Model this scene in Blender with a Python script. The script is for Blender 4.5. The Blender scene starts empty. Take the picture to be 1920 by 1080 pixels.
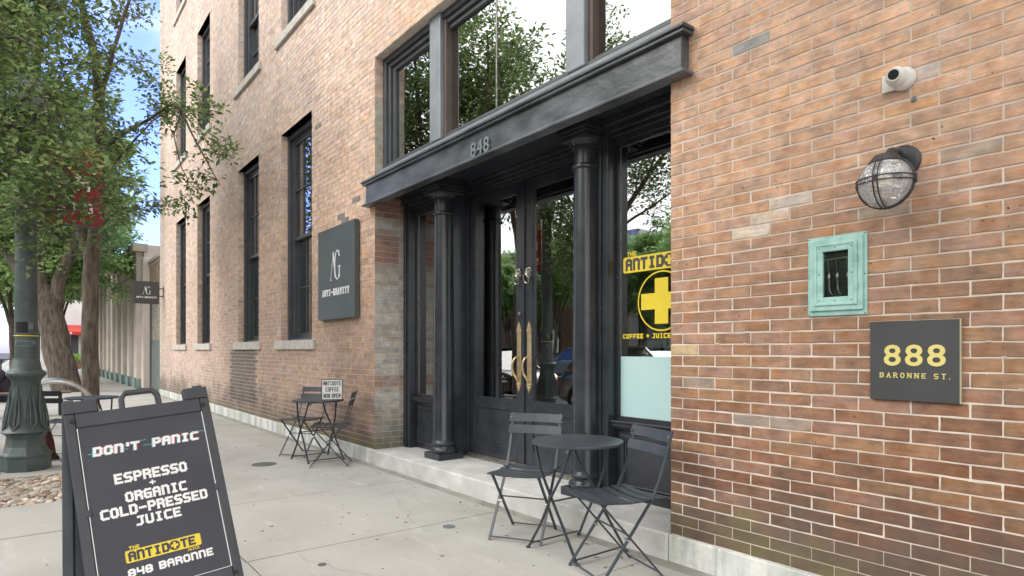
import bpy, bmesh, math, random
from mathutils import Vector, Matrix
random.seed(7)
R = math.radians
sc = bpy.context.scene
COL = sc.collection

# ------------------------------------------------------------------ camera, world, sun, exposure
cam_d = bpy.data.cameras.new('camera'); cam = bpy.data.objects.new('camera', cam_d); COL.objects.link(cam)
cam.location = (0, 0, 1.302)
cam.rotation_euler = (R(90), 0, R(51.73))
cam_d.sensor_width = 36; cam_d.lens = 21.75; cam_d.shift_y = 0.0609
cam_d.clip_start = 0.05; cam_d.clip_end = 2000
sc.camera = cam
sc.view_settings.view_transform = 'Standard'
sc.view_settings.look = 'None'
sc.view_settings.gamma = 1
sc.view_settings.use_curve_mapping = False
sc.view_settings.exposure = 1.32

SUN_EL, SUN_AZ = 38.0, 200.0          # azimuth clockwise from +y
w = bpy.data.worlds.new('World'); sc.world = w; w.use_nodes = True
nt = w.node_tree; N = nt.nodes; L = nt.links
bg = N['Background']; bg.inputs['Strength'].default_value = 0.12
sky = N.new('ShaderNodeTexSky'); sky.sky_type = 'NISHITA'; sky.sun_disc = False
sky.sun_elevation = R(SUN_EL); sky.sun_rotation = R(SUN_AZ)
sky.air_density = 1.0; sky.dust_density = 1.2; sky.ozone_density = 1.0
tc = N.new('ShaderNodeTexCoord')
cl = N.new('ShaderNodeTexNoise'); cl.inputs['Scale'].default_value = 1.6; cl.inputs['Detail'].default_value = 6
cl.inputs['Roughness'].default_value = 0.55
mp = N.new('ShaderNodeMapping'); mp.inputs['Scale'].default_value = (1, 1, 1.8); mp.inputs['Location'].default_value = (0.3, 2.1, 0.4)
L.new(tc.outputs['Generated'], mp.inputs['Vector']); L.new(mp.outputs[0], cl.inputs['Vector'])
# the cloud deck lies over the street side (-y); it breaks open towards the far end of the street
dt = N.new('ShaderNodeVectorMath'); dt.operation = 'DOT_PRODUCT'; dt.inputs[1].default_value = (-0.75, 0.66, 0.0)
L.new(tc.outputs['Generated'], dt.inputs[0])
ad = N.new('ShaderNodeMath'); ad.operation = 'MULTIPLY_ADD'; ad.inputs[1].default_value = -0.50
L.new(dt.outputs['Value'], ad.inputs[0]); L.new(cl.outputs['Fac'], ad.inputs[2])
cr = N.new('ShaderNodeMapRange'); cr.interpolation_type = 'SMOOTHSTEP'
cr.inputs['From Min'].default_value = 0.20; cr.inputs['From Max'].default_value = 0.40
L.new(ad.outputs[0], cr.inputs['Value'])
mx = N.new('ShaderNodeMix'); mx.data_type = 'RGBA'
skm = N.new('ShaderNodeVectorMath'); skm.operation = 'MULTIPLY'; skm.inputs[1].default_value = (0.95, 1.02, 1.75)
L.new(sky.outputs[0], skm.inputs[0])
L.new(cr.outputs[0], mx.inputs['Factor']); L.new(skm.outputs[0], mx.inputs['A'])
mx.inputs['B'].default_value = (9.4, 9.35, 9.3, 1)
L.new(mx.outputs['Result'], bg.inputs['Color'])

sd = bpy.data.lights.new('sun', 'SUN'); so = bpy.data.objects.new('sun', sd); COL.objects.link(so)
sd.energy = 0.9; sd.angle = R(32); sd.color = (1.0, 0.95, 0.88)
az = R(SUN_AZ); el = R(SUN_EL)
sdir = Vector((math.sin(az)*math.cos(el), math.cos(az)*math.cos(el), math.sin(el)))
so.rotation_euler = sdir.to_track_quat('Z', 'Y').to_euler()

# ------------------------------------------------------------------ material helpers
def mat(name, c1, c2=None, scale=6, rough=0.7, metal=0.0, bump=0.0, bscale=None, detail=6, stretch=None,
        spec=0.5, vcol=False, coat=0.0, bdist=0.01, contrast=(0.35, 0.65), rvar=0.0):
    m = bpy.data.materials.new(name); m.use_nodes = True
    nt = m.node_tree; n = nt.nodes; l = nt.links; b = n['Principled BSDF']
    b.inputs['Roughness'].default_value = rough; b.inputs['Metallic'].default_value = metal
    b.inputs['Specular IOR Level'].default_value = spec; b.inputs['Coat Weight'].default_value = coat
    c2 = c2 or tuple(x*0.75 for x in c1)
    geo = n.new('ShaderNodeNewGeometry'); mpn = n.new('ShaderNodeMapping')
    if stretch: mpn.inputs['Scale'].default_value = stretch
    l.new(geo.outputs['Position'], mpn.inputs['Vector'])
    t = n.new('ShaderNodeTexNoise'); t.inputs['Scale'].default_value = scale; t.inputs['Detail'].default_value = detail
    l.new(mpn.outputs[0], t.inputs['Vector'])
    mr = n.new('ShaderNodeMapRange'); mr.inputs['From Min'].default_value = contrast[0]; mr.inputs['From Max'].default_value = contrast[1]
    l.new(t.outputs['Fac'], mr.inputs['Value'])
    x = n.new('ShaderNodeMix'); x.data_type = 'RGBA'; x.inputs['A'].default_value = (*c1, 1); x.inputs['B'].default_value = (*c2, 1)
    l.new(mr.outputs[0], x.inputs['Factor']); l.new(x.outputs['Result'], b.inputs['Base Color'])
    if rvar:
        rr = n.new('ShaderNodeMapRange'); rr.inputs['To Min'].default_value = rough-rvar; rr.inputs['To Max'].default_value = rough+rvar
        l.new(t.outputs['Fac'], rr.inputs['Value']); l.new(rr.outputs[0], b.inputs['Roughness'])
    if bump:
        t2 = n.new('ShaderNodeTexNoise'); t2.inputs['Scale'].default_value = bscale or scale*6; t2.inputs['Detail'].default_value = 5
        l.new(mpn.outputs[0], t2.inputs['Vector'])
        bp = n.new('ShaderNodeBump'); bp.inputs['Strength'].default_value = bump; bp.inputs['Distance'].default_value = bdist
        l.new(t2.outputs['Fac'], bp.inputs['Height']); l.new(bp.outputs[0], b.inputs['Normal'])
    return m

def node(n, t, **kw):
    x = n.new(t)
    for k, v in kw.items(): setattr(x, k, v)
    return x

def brick_material():
    m = bpy.data.materials.new('fired_brick'); m.use_nodes = True
    nt = m.node_tree; n = nt.nodes; l = nt.links; b = n['Principled BSDF']; b.inputs['Roughness'].default_value = 0.88
    b.inputs['Specular IOR Level'].default_value = 0.25
    at = node(n, 'ShaderNodeAttribute', attribute_name='Col')
    geo = n.new('ShaderNodeNewGeometry')
    m1 = n.new('ShaderNodeMapping'); m1.inputs['Scale'].default_value = (5, 5, 34)
    l.new(geo.outputs['Position'], m1.inputs['Vector'])
    t1 = n.new('ShaderNodeTexNoise'); t1.inputs['Scale'].default_value = 1.6; t1.inputs['Detail'].default_value = 8; t1.inputs['Roughness'].default_value = 0.65
    l.new(m1.outputs[0], t1.inputs['Vector'])
    r1 = n.new('ShaderNodeMapRange'); r1.inputs['From Min'].default_value = .3; r1.inputs['From Max'].default_value = .72
    r1.inputs['To Min'].default_value = 0.80; r1.inputs['To Max'].default_value = 1.14
    l.new(t1.outputs['Fac'], r1.inputs['Value'])
    t2 = n.new('ShaderNodeTexNoise'); t2.inputs['Scale'].default_value = 11; t2.inputs['Detail'].default_value = 7; t2.inputs['Roughness'].default_value = 0.6
    l.new(geo.outputs['Position'], t2.inputs['Vector'])
    r2 = n.new('ShaderNodeMapRange'); r2.inputs['From Min'].default_value = .34; r2.inputs['From Max'].default_value = .66
    r2.inputs['To Min'].default_value = 0.76; r2.inputs['To Max'].default_value = 1.18
    l.new(t2.outputs['Fac'], r2.inputs['Value'])
    mu = n.new('ShaderNodeMath'); mu.operation = 'MULTIPLY'; l.new(r1.outputs[0], mu.inputs[0]); l.new(r2.outputs[0], mu.inputs[1])
    vm = n.new('ShaderNodeVectorMath'); vm.operation = 'SCALE'; l.new(at.outputs['Color'], vm.inputs[0]); l.new(mu.outputs[0], vm.inputs['Scale'])
    # orange and grey clouding inside each brick
    t8 = n.new('ShaderNodeTexNoise'); t8.inputs['Scale'].default_value = 7.5; t8.inputs['Detail'].default_value = 6; t8.inputs['Roughness'].default_value = .7
    m8 = n.new('ShaderNodeMapping'); m8.inputs['Location'].default_value = (9, 2, 5); m8.inputs['Scale'].default_value = (1, 1, 2.4); l.new(geo.outputs['Position'], m8.inputs['Vector']); l.new(m8.outputs[0], t8.inputs['Vector'])
    cr8 = n.new('ShaderNodeValToRGB'); e8 = cr8.color_ramp.elements; e8[0].position = .34; e8[0].color = (.80, .86, .95, 1); e8[1].position = .66; e8[1].color = (1.0, .84, .66, 1); e9 = e8.new(.5); e9.color = (1, 1, 1, 1)
    l.new(t8.outputs['Fac'], cr8.inputs[0]); vm8 = n.new('ShaderNodeVectorMath'); vm8.operation = 'MULTIPLY'; l.new(vm.outputs[0], vm8.inputs[0]); l.new(cr8.outputs[0], vm8.inputs[1]); vm = vm8
    # iron pits
    vo = n.new('ShaderNodeTexVoronoi'); vo.inputs['Scale'].default_value = 27
    wn_ = n.new('ShaderNodeTexNoise'); wn_.inputs['Scale'].default_value = 40; l.new(geo.outputs['Position'], wn_.inputs['Vector'])
    wv = n.new('ShaderNodeVectorMath'); wv.operation = 'MULTIPLY_ADD'; wv.inputs[1].default_value = (.03, .03, .03); l.new(wn_.outputs['Color'], wv.inputs[0]); l.new(geo.outputs['Position'], wv.inputs[2]); l.new(wv.outputs[0], vo.inputs['Vector'])
    vr = n.new('ShaderNodeMapRange'); vr.inputs['From Min'].default_value = .05; vr.inputs['From Max'].default_value = .16
    vr.inputs['To Min'].default_value = 1; vr.inputs['To Max'].default_value = 0
    l.new(vo.outputs['Distance'], vr.inputs['Value'])
    t3 = n.new('ShaderNodeTexNoise'); t3.inputs['Scale'].default_value = 5; l.new(geo.outputs['Position'], t3.inputs['Vector'])
    g3 = n.new('ShaderNodeMapRange'); g3.inputs['From Min'].default_value = .53; g3.inputs['From Max'].default_value = .62; l.new(t3.outputs['Fac'], g3.inputs['Value'])
    pm = n.new('ShaderNodeMath'); pm.operation = 'MULTIPLY'; l.new(vr.outputs[0], pm.inputs[0]); l.new(g3.outputs[0], pm.inputs[1])
    mxp = node(n, 'ShaderNodeMix', data_type='RGBA'); l.new(pm.outputs[0], mxp.inputs['Factor'])
    l.new(vm.outputs[0], mxp.inputs['A']); mxp.inputs['B'].default_value = (0.05, 0.035, 0.03, 1)
    # lime bloom
    t4 = n.new('ShaderNodeTexNoise'); t4.inputs['Scale'].default_value = 3.2; t4.inputs['Detail'].default_value = 10; t4.inputs['Roughness'].default_value = 0.72
    l.new(geo.outputs['Position'], t4.inputs['Vector'])
    r4 = n.new('ShaderNodeMapRange'); r4.inputs['From Min'].default_value = .54; r4.inputs['From Max'].default_value = .8; r4.inputs['To Max'].default_value = .28
    l.new(t4.outputs['Fac'], r4.inputs['Value'])
    mx4 = node(n, 'ShaderNodeMix', data_type='RGBA'); l.new(r4.outputs[0], mx4.inputs['Factor'])
    l.new(mxp.outputs['Result'], mx4.inputs['A']); mx4.inputs['B'].default_value = (0.56, 0.47, 0.40, 1)
    sx = n.new('ShaderNodeSeparateXYZ'); l.new(geo.outputs['Position'], sx.inputs[0])
    t5 = n.new('ShaderNodeTexNoise'); t5.inputs['Scale'].default_value = 2.6; t5.inputs['Detail'].default_value = 8; l.new(geo.outputs['Position'], t5.inputs['Vector'])
    ag = n.new('ShaderNodeMath'); ag.operation = 'MULTIPLY_ADD'; ag.inputs[1].default_value = -.9; l.new(t5.outputs['Fac'], ag.inputs[0]); l.new(sx.outputs['Z'], ag.inputs[2])
    rg5 = n.new('ShaderNodeMapRange'); rg5.interpolation_type = 'SMOOTHSTEP'; rg5.inputs['From Min'].default_value = .35; rg5.inputs['From Max'].default_value = -.25; rg5.inputs['To Max'].default_value = .72
    l.new(ag.outputs[0], rg5.inputs['Value'])
    mx5 = node(n, 'ShaderNodeMix', data_type='RGBA'); l.new(rg5.outputs[0], mx5.inputs['Factor']); l.new(mx4.outputs['Result'], mx5.inputs['A']); mx5.inputs['B'].default_value = (.085, .075, .065, 1)
    t6 = n.new('ShaderNodeTexNoise'); t6.inputs['Scale'].default_value = 3.4; t6.inputs['Detail'].default_value = 9; m6 = n.new('ShaderNodeMapping'); m6.inputs['Location'].default_value = (4, 7, 1); l.new(geo.outputs['Position'], m6.inputs['Vector']); l.new(m6.outputs[0], t6.inputs['Vector'])
    a6 = n.new('ShaderNodeMath'); a6.operation = 'MULTIPLY_ADD'; a6.inputs[1].default_value = -1.3; l.new(t6.outputs['Fac'], a6.inputs[0]); l.new(sx.outputs['Z'], a6.inputs[2])
    r6 = n.new('ShaderNodeMapRange'); r6.interpolation_type = 'SMOOTHSTEP'; r6.inputs['From Min'].default_value = -.36; r6.inputs['From Max'].default_value = -.62; r6.inputs['To Max'].default_value = .35
    l.new(a6.outputs[0], r6.inputs['Value'])
    mx6 = node(n, 'ShaderNodeMix', data_type='RGBA'); l.new(r6.outputs[0], mx6.inputs['Factor']); l.new(mx5.outputs['Result'], mx6.inputs['A']); mx6.inputs['B'].default_value = (.17, .18, .06, 1)
    l.new(mx6.outputs['Result'], b.inputs['Base Color'])
    bp = n.new('ShaderNodeBump'); bp.inputs['Strength'].default_value = 0.5; bp.inputs['Distance'].default_value = 0.004
    l.new(t1.outputs['Fac'], bp.inputs['Height'])
    t7 = n.new('ShaderNodeTexNoise'); t7.inputs['Scale'].default_value = 85; t7.inputs['Detail'].default_value = 4; l.new(geo.outputs['Position'], t7.inputs['Vector'])
    bp3 = n.new('ShaderNodeBump'); bp3.inputs['Strength'].default_value = .55; bp3.inputs['Distance'].default_value = .003; l.new(t7.outputs['Fac'], bp3.inputs['Height']); l.new(bp.outputs[0], bp3.inputs['Normal']); bp = bp3
    bp2 = n.new('ShaderNodeBump'); bp2.invert = True; bp2.inputs['Strength'].default_value = 0.6; bp2.inputs['Distance'].default_value = 0.004
    l.new(pm.outputs[0], bp2.inputs['Height']); l.new(bp.outputs[0], bp2.inputs['Normal']); l.new(bp2.outputs[0], b.inputs['Normal'])
    return m

def glass_material(name, refl, tint=(0.9, 0.95, 0.95), ior=1.55, wav=0.0):
    m = bpy.data.materials.new(name); m.use_nodes = True
    nt = m.node_tree; n = nt.nodes; l = nt.links; n.remove(n['Principled BSDF'])
    out = n['Material Output']
    tr = n.new('ShaderNodeBsdfTransparent'); tr.inputs['Color'].default_value = (*tint, 1)
    gl = n.new('ShaderNodeBsdfGlossy'); gl.inputs['Roughness'].default_value = 0.004; gl.inputs['Color'].default_value = (.95, .97, .97, 1)
    fr = n.new('ShaderNodeFresnel'); fr.inputs['IOR'].default_value = ior
    ma = n.new('ShaderNodeMath'); ma.operation = 'ADD'; ma.use_clamp = True; ma.inputs[1].default_value = refl
    l.new(fr.outputs[0], ma.inputs[0])
    ms = n.new('ShaderNodeMixShader'); l.new(ma.outputs[0], ms.inputs[0]); l.new(tr.outputs[0], ms.inputs[1]); l.new(gl.outputs[0], ms.inputs[2])
    if wav:
        geo = n.new('ShaderNodeNewGeometry'); t = n.new('ShaderNodeTexNoise'); t.inputs['Scale'].default_value = 1.5
        l.new(geo.outputs['Position'], t.inputs['Vector'])
        bp = n.new('ShaderNodeBump'); bp.inputs['Strength'].default_value = wav; bp.inputs['Distance'].default_value = 0.02
        l.new(t.outputs['Fac'], bp.inputs['Height']); l.new(bp.outputs[0], gl.inputs['Normal'])
    l.new(ms.outputs[0], out.inputs['Surface'])
    return m

def emit(name, col, s):
    m = bpy.data.materials.new(name); m.use_nodes = True; b = m.node_tree.nodes['Principled BSDF']
    b.inputs['Base Color'].default_value = (*col, 1); b.inputs['Emission Color'].default_value = (*col, 1); b.inputs['Emission Strength'].default_value = s
    return m

def leaf_material(name, c1, c2, c3):
    m = bpy.data.materials.new(name); m.use_nodes = True
    nt = m.node_tree; n = nt.nodes; l = nt.links; b = n['Principled BSDF']; out = n['Material Output']
    b.inputs['Roughness'].default_value = 0.5; b.inputs['Specular IOR Level'].default_value = 0.35
    geo = n.new('ShaderNodeNewGeometry'); ra = n.new('ShaderNodeValToRGB')
    e = ra.color_ramp.elements; e[0].color = (*c1, 1); e[1].color = (*c3, 1); x = e.new(.55); x.color = (*c2, 1)
    l.new(geo.outputs['Random Per Island'], ra.inputs[0]); l.new(ra.outputs[0], b.inputs['Base Color'])
    t = n.new('ShaderNodeBsdfTranslucent'); l.new(ra.outputs[0], t.inputs['Color'])
    sc_ = n.new('ShaderNodeVectorMath'); sc_.operation = 'SCALE'; sc_.inputs['Scale'].default_value = 1.5
    l.new(ra.outputs[0], sc_.inputs[0]); l.new(sc_.outputs[0], t.inputs['Color'])
    ms = n.new('ShaderNodeMixShader'); ms.inputs[0].default_value = 0.45
    l.new(b.outputs[0], ms.inputs[1]); l.new(t.outputs[0], ms.inputs[2]); l.new(ms.outputs[0], out.inputs['Surface'])
    return m

M = {}
M['brick'] = brick_material()
M['mortar'] = mat('lime_mortar', (.70, .62, .545), (.55, .48, .415), scale=9, rough=.95, bump=.5, bscale=60, bdist=.004)
M['marble'] = mat('stained_marble', (.74, .74, .71), (.42, .45, .45), scale=2.2, rough=.6, stretch=(2.5, 2.5, .45), bump=.15, detail=10, contrast=(.4, .62))
M['granite'] = mat('granite_step', (.62, .615, .60), (.47, .465, .45), scale=5, rough=.8, bump=.3, bscale=120, bdist=.003, detail=9)
M['limestone'] = mat('limestone_sill', (.56, .53, .48), (.44, .41, .37), scale=7, rough=.85, bump=.3, bscale=70, bdist=.004)
M['concrete'] = mat('sidewalk_concrete', (.42, .412, .39), (.335, .327, .302), scale=1.1, rough=.9, bump=.35, bscale=160, bdist=.002, detail=11, contrast=(.3, .7))
def weather(m, layers):
    nt = m.node_tree; n = nt.nodes; l = nt.links; b = n['Principled BSDF']
    src = b.inputs['Base Color'].links[0].from_socket; geo = n.new('ShaderNodeNewGeometry'); cur = src
    def layer(cur, kind, scale, lo, hi, amt, col, stretch=(1, 1, 1), detail=8, rot=0):
        mp_ = n.new('ShaderNodeMapping'); mp_.inputs['Scale'].default_value = stretch; mp_.inputs['Rotation'].default_value = (0, 0, rot); l.new(geo.outputs['Position'], mp_.inputs['Vector'])
        if kind == 'n': t = n.new('ShaderNodeTexNoise'); t.inputs['Detail'].default_value = detail; t.inputs['Roughness'].default_value = .65; o = 'Fac'
        else: t = n.new('ShaderNodeTexVoronoi'); o = 'Distance'
        t.inputs['Scale'].default_value = scale; l.new(mp_.outputs[0], t.inputs['Vector'])
        r = n.new('ShaderNodeMapRange'); r.inputs['From Min'].default_value = lo; r.inputs['From Max'].default_value = hi; r.inputs['To Max'].default_value = amt
        l.new(t.outputs[o], r.inputs['Value']); x = node(n, 'ShaderNodeMix', data_type='RGBA'); l.new(r.outputs[0], x.inputs['Factor']); l.new(cur, x.inputs['A']); x.inputs['B'].default_value = (*col, 1)
        return x.outputs['Result']
    for a in layers: cur = layer(cur, *a)
    l.new(cur, b.inputs['Base Color'])
weather(M['concrete'], [('n', .55, .5, .75, .5, (.27, .255, .225)), ('n', 2.2, .56, .72, .45, (.56, .55, .52), (1, 3.5, 1)), ('n', 5, .58, .74, .4, (.25, .24, .22), (1, 2.5, 1), 10),
                        ('n', 70, .35, .75, .35, (.27, .26, .245), (1, 1, 1), 3), ('v', 6.5, .06, .035, .6, (.15, .14, .125))])
weather(M['marble'], [('n', 1.6, .5, .62, .75, (.30, .33, .33), (5, 1, .5), 10), ('n', 1.3, .52, .66, .55, (.36, .40, .20), (2, 1, .6), 8), ('n', 26, .5, .75, .5, (.35, .36, .34), (1, 1, 1), 6)])
weather(M['granite'], [('n', 1.5, .48, .7, .6, (.40, .39, .37)), ('n', 9, .55, .7, .4, (.34, .33, .31)), ('n', 60, .4, .7, .4, (.42, .41, .4), (1, 1, 1), 3)])
M['paint'] = mat('gloss_black_paint', (.024, .027, .034), (.038, .042, .05), scale=5, rough=.24, bump=.12, bscale=14, bdist=.01, rvar=.08)
weather(M['paint'], [('n', 2.2, .55, .7, .5, (.055, .058, .06), (1, 1, .3)), ('n', 38, .66, .72, .6, (.15, .15, .145)), ('n', 12, .68, .74, .6, (.10, .10, .095))])
M['lintelpaint'] = mat('weathered_grey_paint', (.048, .054, .062), (.12, .13, .145), scale=3.0, rough=.32, bump=.5, bscale=4, bdist=.02, rvar=.1, stretch=(1, 1, 2))
M['window_paint'] = mat('satin_charcoal_paint', (.05, .054, .062), (.07, .075, .085), scale=7, rough=.45)
M['greypaint'] = mat('blue_grey_trim_paint', (.20, .22, .24), (.25, .27, .29), scale=5, rough=.42, bump=.2, bscale=20)
M['glass'] = glass_material('window_glass', 0.26, wav=.05)
M['shopglass'] = glass_material('shopfront_glass', 0.38, wav=.04)
M['transomglass'] = glass_material('transom_glass', 0.42, tint=(.6, .65, .65), wav=.05)
M['dark'] = mat('dark_interior_plaster', (.03, .03, .03), (.05, .045, .04), scale=1)
M['interior'] = mat('interior_brown_wall', (.07, .055, .045), (.045, .035, .03), scale=2)
M['woodfloor'] = mat('interior_wood_floor', (.10, .06, .035), (.06, .035, .02), scale=3, stretch=(1, 8, 1), rough=.4)
M['signblack'] = mat('charcoal_sign_panel', (.045, .047, .05), (.055, .057, .06), scale=4, rough=.5)
M['signgreen'] = mat('dark_slate_sign_face', (.06, .075, .075), (.07, .085, .085), scale=3, rough=.5)
M['plastic'] = mat('dark_moulded_plastic', (.032, .036, .045), (.045, .05, .06), scale=6, rough=.5, bump=.1, bscale=200, bdist=.001)
M['panelgrey'] = mat('printed_sign_sheet', (.042, .045, .058), (.052, .055, .068), scale=2, rough=.55, spec=.35)
M['white'] = mat('white_lettering', (.8, .8, .8), (.75, .75, .76), scale=10, rough=.6)
M['yellow'] = mat('yellow_vinyl', (.78, .60, .04), (.74, .56, .03), scale=10, rough=.5)
M['gold'] = mat('pale_gold_paint', (.72, .62, .22), (.66, .56, .18), scale=10, rough=.5)
M['goldedge'] = mat('brass_panel_edge', (.55, .5, .35), rough=.4)
M['red'] = mat('red_print', (.7, .06, .08), rough=.6)
M['cyan'] = mat('cyan_print', (.1, .6, .6), rough=.6)
M['brass'] = mat('aged_brass', (.80, .66, .42), (.62, .48, .28), scale=20, rough=.42, metal=1, bump=.1)
M['silver'] = mat('pale_cast_nickel', (.62, .58, .50), (.35, .32, .27), scale=30, rough=.35, metal=1)
M['chairmetal'] = mat('dark_powder_coated_steel', (.034, .041, .052), (.046, .055, .066), scale=8, rough=.42)
M['verdigris'] = mat('pale_verdigris_paint', (.36, .58, .53), (.24, .42, .39), scale=14, rough=.6, bump=.4, bscale=50, bdist=.003, contrast=(.45, .7))
M['pipe'] = mat('dull_pipe_metal', (.36, .34, .32), (.2, .19, .18), scale=20, rough=.45, metal=.8)
M['camwhite'] = mat('white_camera_plastic', (.72, .70, .66), (.6, .58, .54), scale=14, rough=.5)
M['lens'] = mat('dark_camera_lens', (.03, .03, .035), rough=.12)
M['lampmetal'] = mat('dark_lamp_metal', (.045, .045, .05), rough=.45, metal=.3)
M['bulb'] = mat('unlit_bulb', (.75, .68, .5), rough=.3)
M['lampgreen'] = mat('dark_green_cast_iron', (.055, .075, .075), (.085, .11, .11), scale=6, rough=.5, bump=.5, bscale=26, bdist=.008)
M['bark'] = mat('grey_brown_bark', (.17, .14, .11), (.07, .056, .045), scale=14, rough=.95, bump=1, bscale=30, bdist=.02, stretch=(1, 1, .25))
M['asphalt'] = mat('asphalt_road', (.07, .07, .07), (.05, .05, .05), scale=4, rough=.9, bump=.4, bscale=150, bdist=.004)
M['steel'] = mat('brushed_steel_tube', (.62, .62, .60), (.5, .5, .49), scale=8, rough=.3, metal=1)
M['beige'] = mat('beige_stucco', (.74, .65, .59), (.64, .56, .50), scale=2, rough=.9, bump=.2, bscale=40)
M['tan'] = mat('tan_stucco', (.55, .49, .38), (.45, .40, .31), scale=2, rough=.9)
M['teal_base'] = mat('faded_teal_base_paint', (.17, .27, .26), (.22, .33, .31), scale=4, rough=.8)
M['greywash'] = mat('grey_green_base_paint', (.15, .18, .17), (.19, .22, .21), scale=2, rough=.8)
M['counter'] = mat('pale_aqua_counter_panel', (.47, .66, .66), (.42, .61, .62), scale=1.5, rough=.5)
M['cup'] = mat('white_glazed_pot', (.72, .75, .75), rough=.4)
M['rust'] = mat('rust_orange_upholstery', (.38, .09, .03), rough=.7)
M['rubber'] = mat('black_rubber', (.02, .02, .02), rough=.8)
M['blue'] = mat('blue_canvas', (.03, .05, .28), rough=.8)
M['denim'] = mat('dark_trouser_cloth', (.03, .025, .04), rough=.9)
M['shirt'] = mat('faded_grey_shirt', (.3, .3, .33), rough=.9)
M['skin'] = mat('skin', (.45, .26, .18), rough=.6)
M['hair'] = mat('dark_hair', (.03, .02, .015), rough=.7)
M['greenplastic'] = mat('green_bin_plastic', (.01, .19, .12), rough=.45)
M['wood'] = mat('weathered_brown_wood', (.20, .13, .09), (.13, .085, .06), scale=4, stretch=(6, 6, 1), rough=.85)
M['awningred'] = mat('faded_red_awning', (.5, .05, .035), (.4, .04, .03), scale=3, rough=.85)
M['plaster'] = mat('white_plaster', (.7, .69, .66), (.6, .59, .56), scale=1, rough=.9)
M['banner'] = mat('crimson_banner_cloth', (.34, .035, .045), (.28, .03, .04), scale=3, rough=.85)
M['ochre'] = mat('ochre_banner_strip', (.5, .34, .08), rough=.85)
M['iron'] = mat('cast_iron_cover', (.13, .125, .12), (.09, .088, .085), scale=20, rough=.7, bump=.6, bscale=90, bdist=.004)
M['pewter'] = mat('worn_blue_grey_metal', (.22, .26, .27), (.17, .2, .2), scale=20, rough=.5, metal=.4)
M['clay'] = mat('terracotta', (.3, .15, .09), rough=.8)
M['soil'] = mat('dark_soil', (.06, .045, .03), rough=1)
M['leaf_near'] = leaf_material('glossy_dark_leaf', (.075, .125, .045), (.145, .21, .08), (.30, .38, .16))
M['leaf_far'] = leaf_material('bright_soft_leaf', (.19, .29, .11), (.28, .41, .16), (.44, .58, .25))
M['leaf_mid'] = leaf_material('mid_green_leaf', (.085, .145, .055), (.15, .225, .09), (.25, .34, .14))
M['plant'] = leaf_material('yellow_green_leaf', (.16, .26, .04), (.24, .36, .05), (.32, .42, .1))
M['lampglow'] = emit('lit_ceiling_panel', (1.0, .86, .66), 5.0)
M['pebbles'] = [mat('pebble_'+n_, c_, tuple(v*.7 for v in c_), scale=30, rough=.7) for n_, c_ in
                (('tan', (.52, .42, .32)), ('cream', (.64, .57, .47)), ('grey', (.42, .40, .37)), ('rose', (.50, .38, .31)), ('brown', (.32, .25, .19)))]

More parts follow.
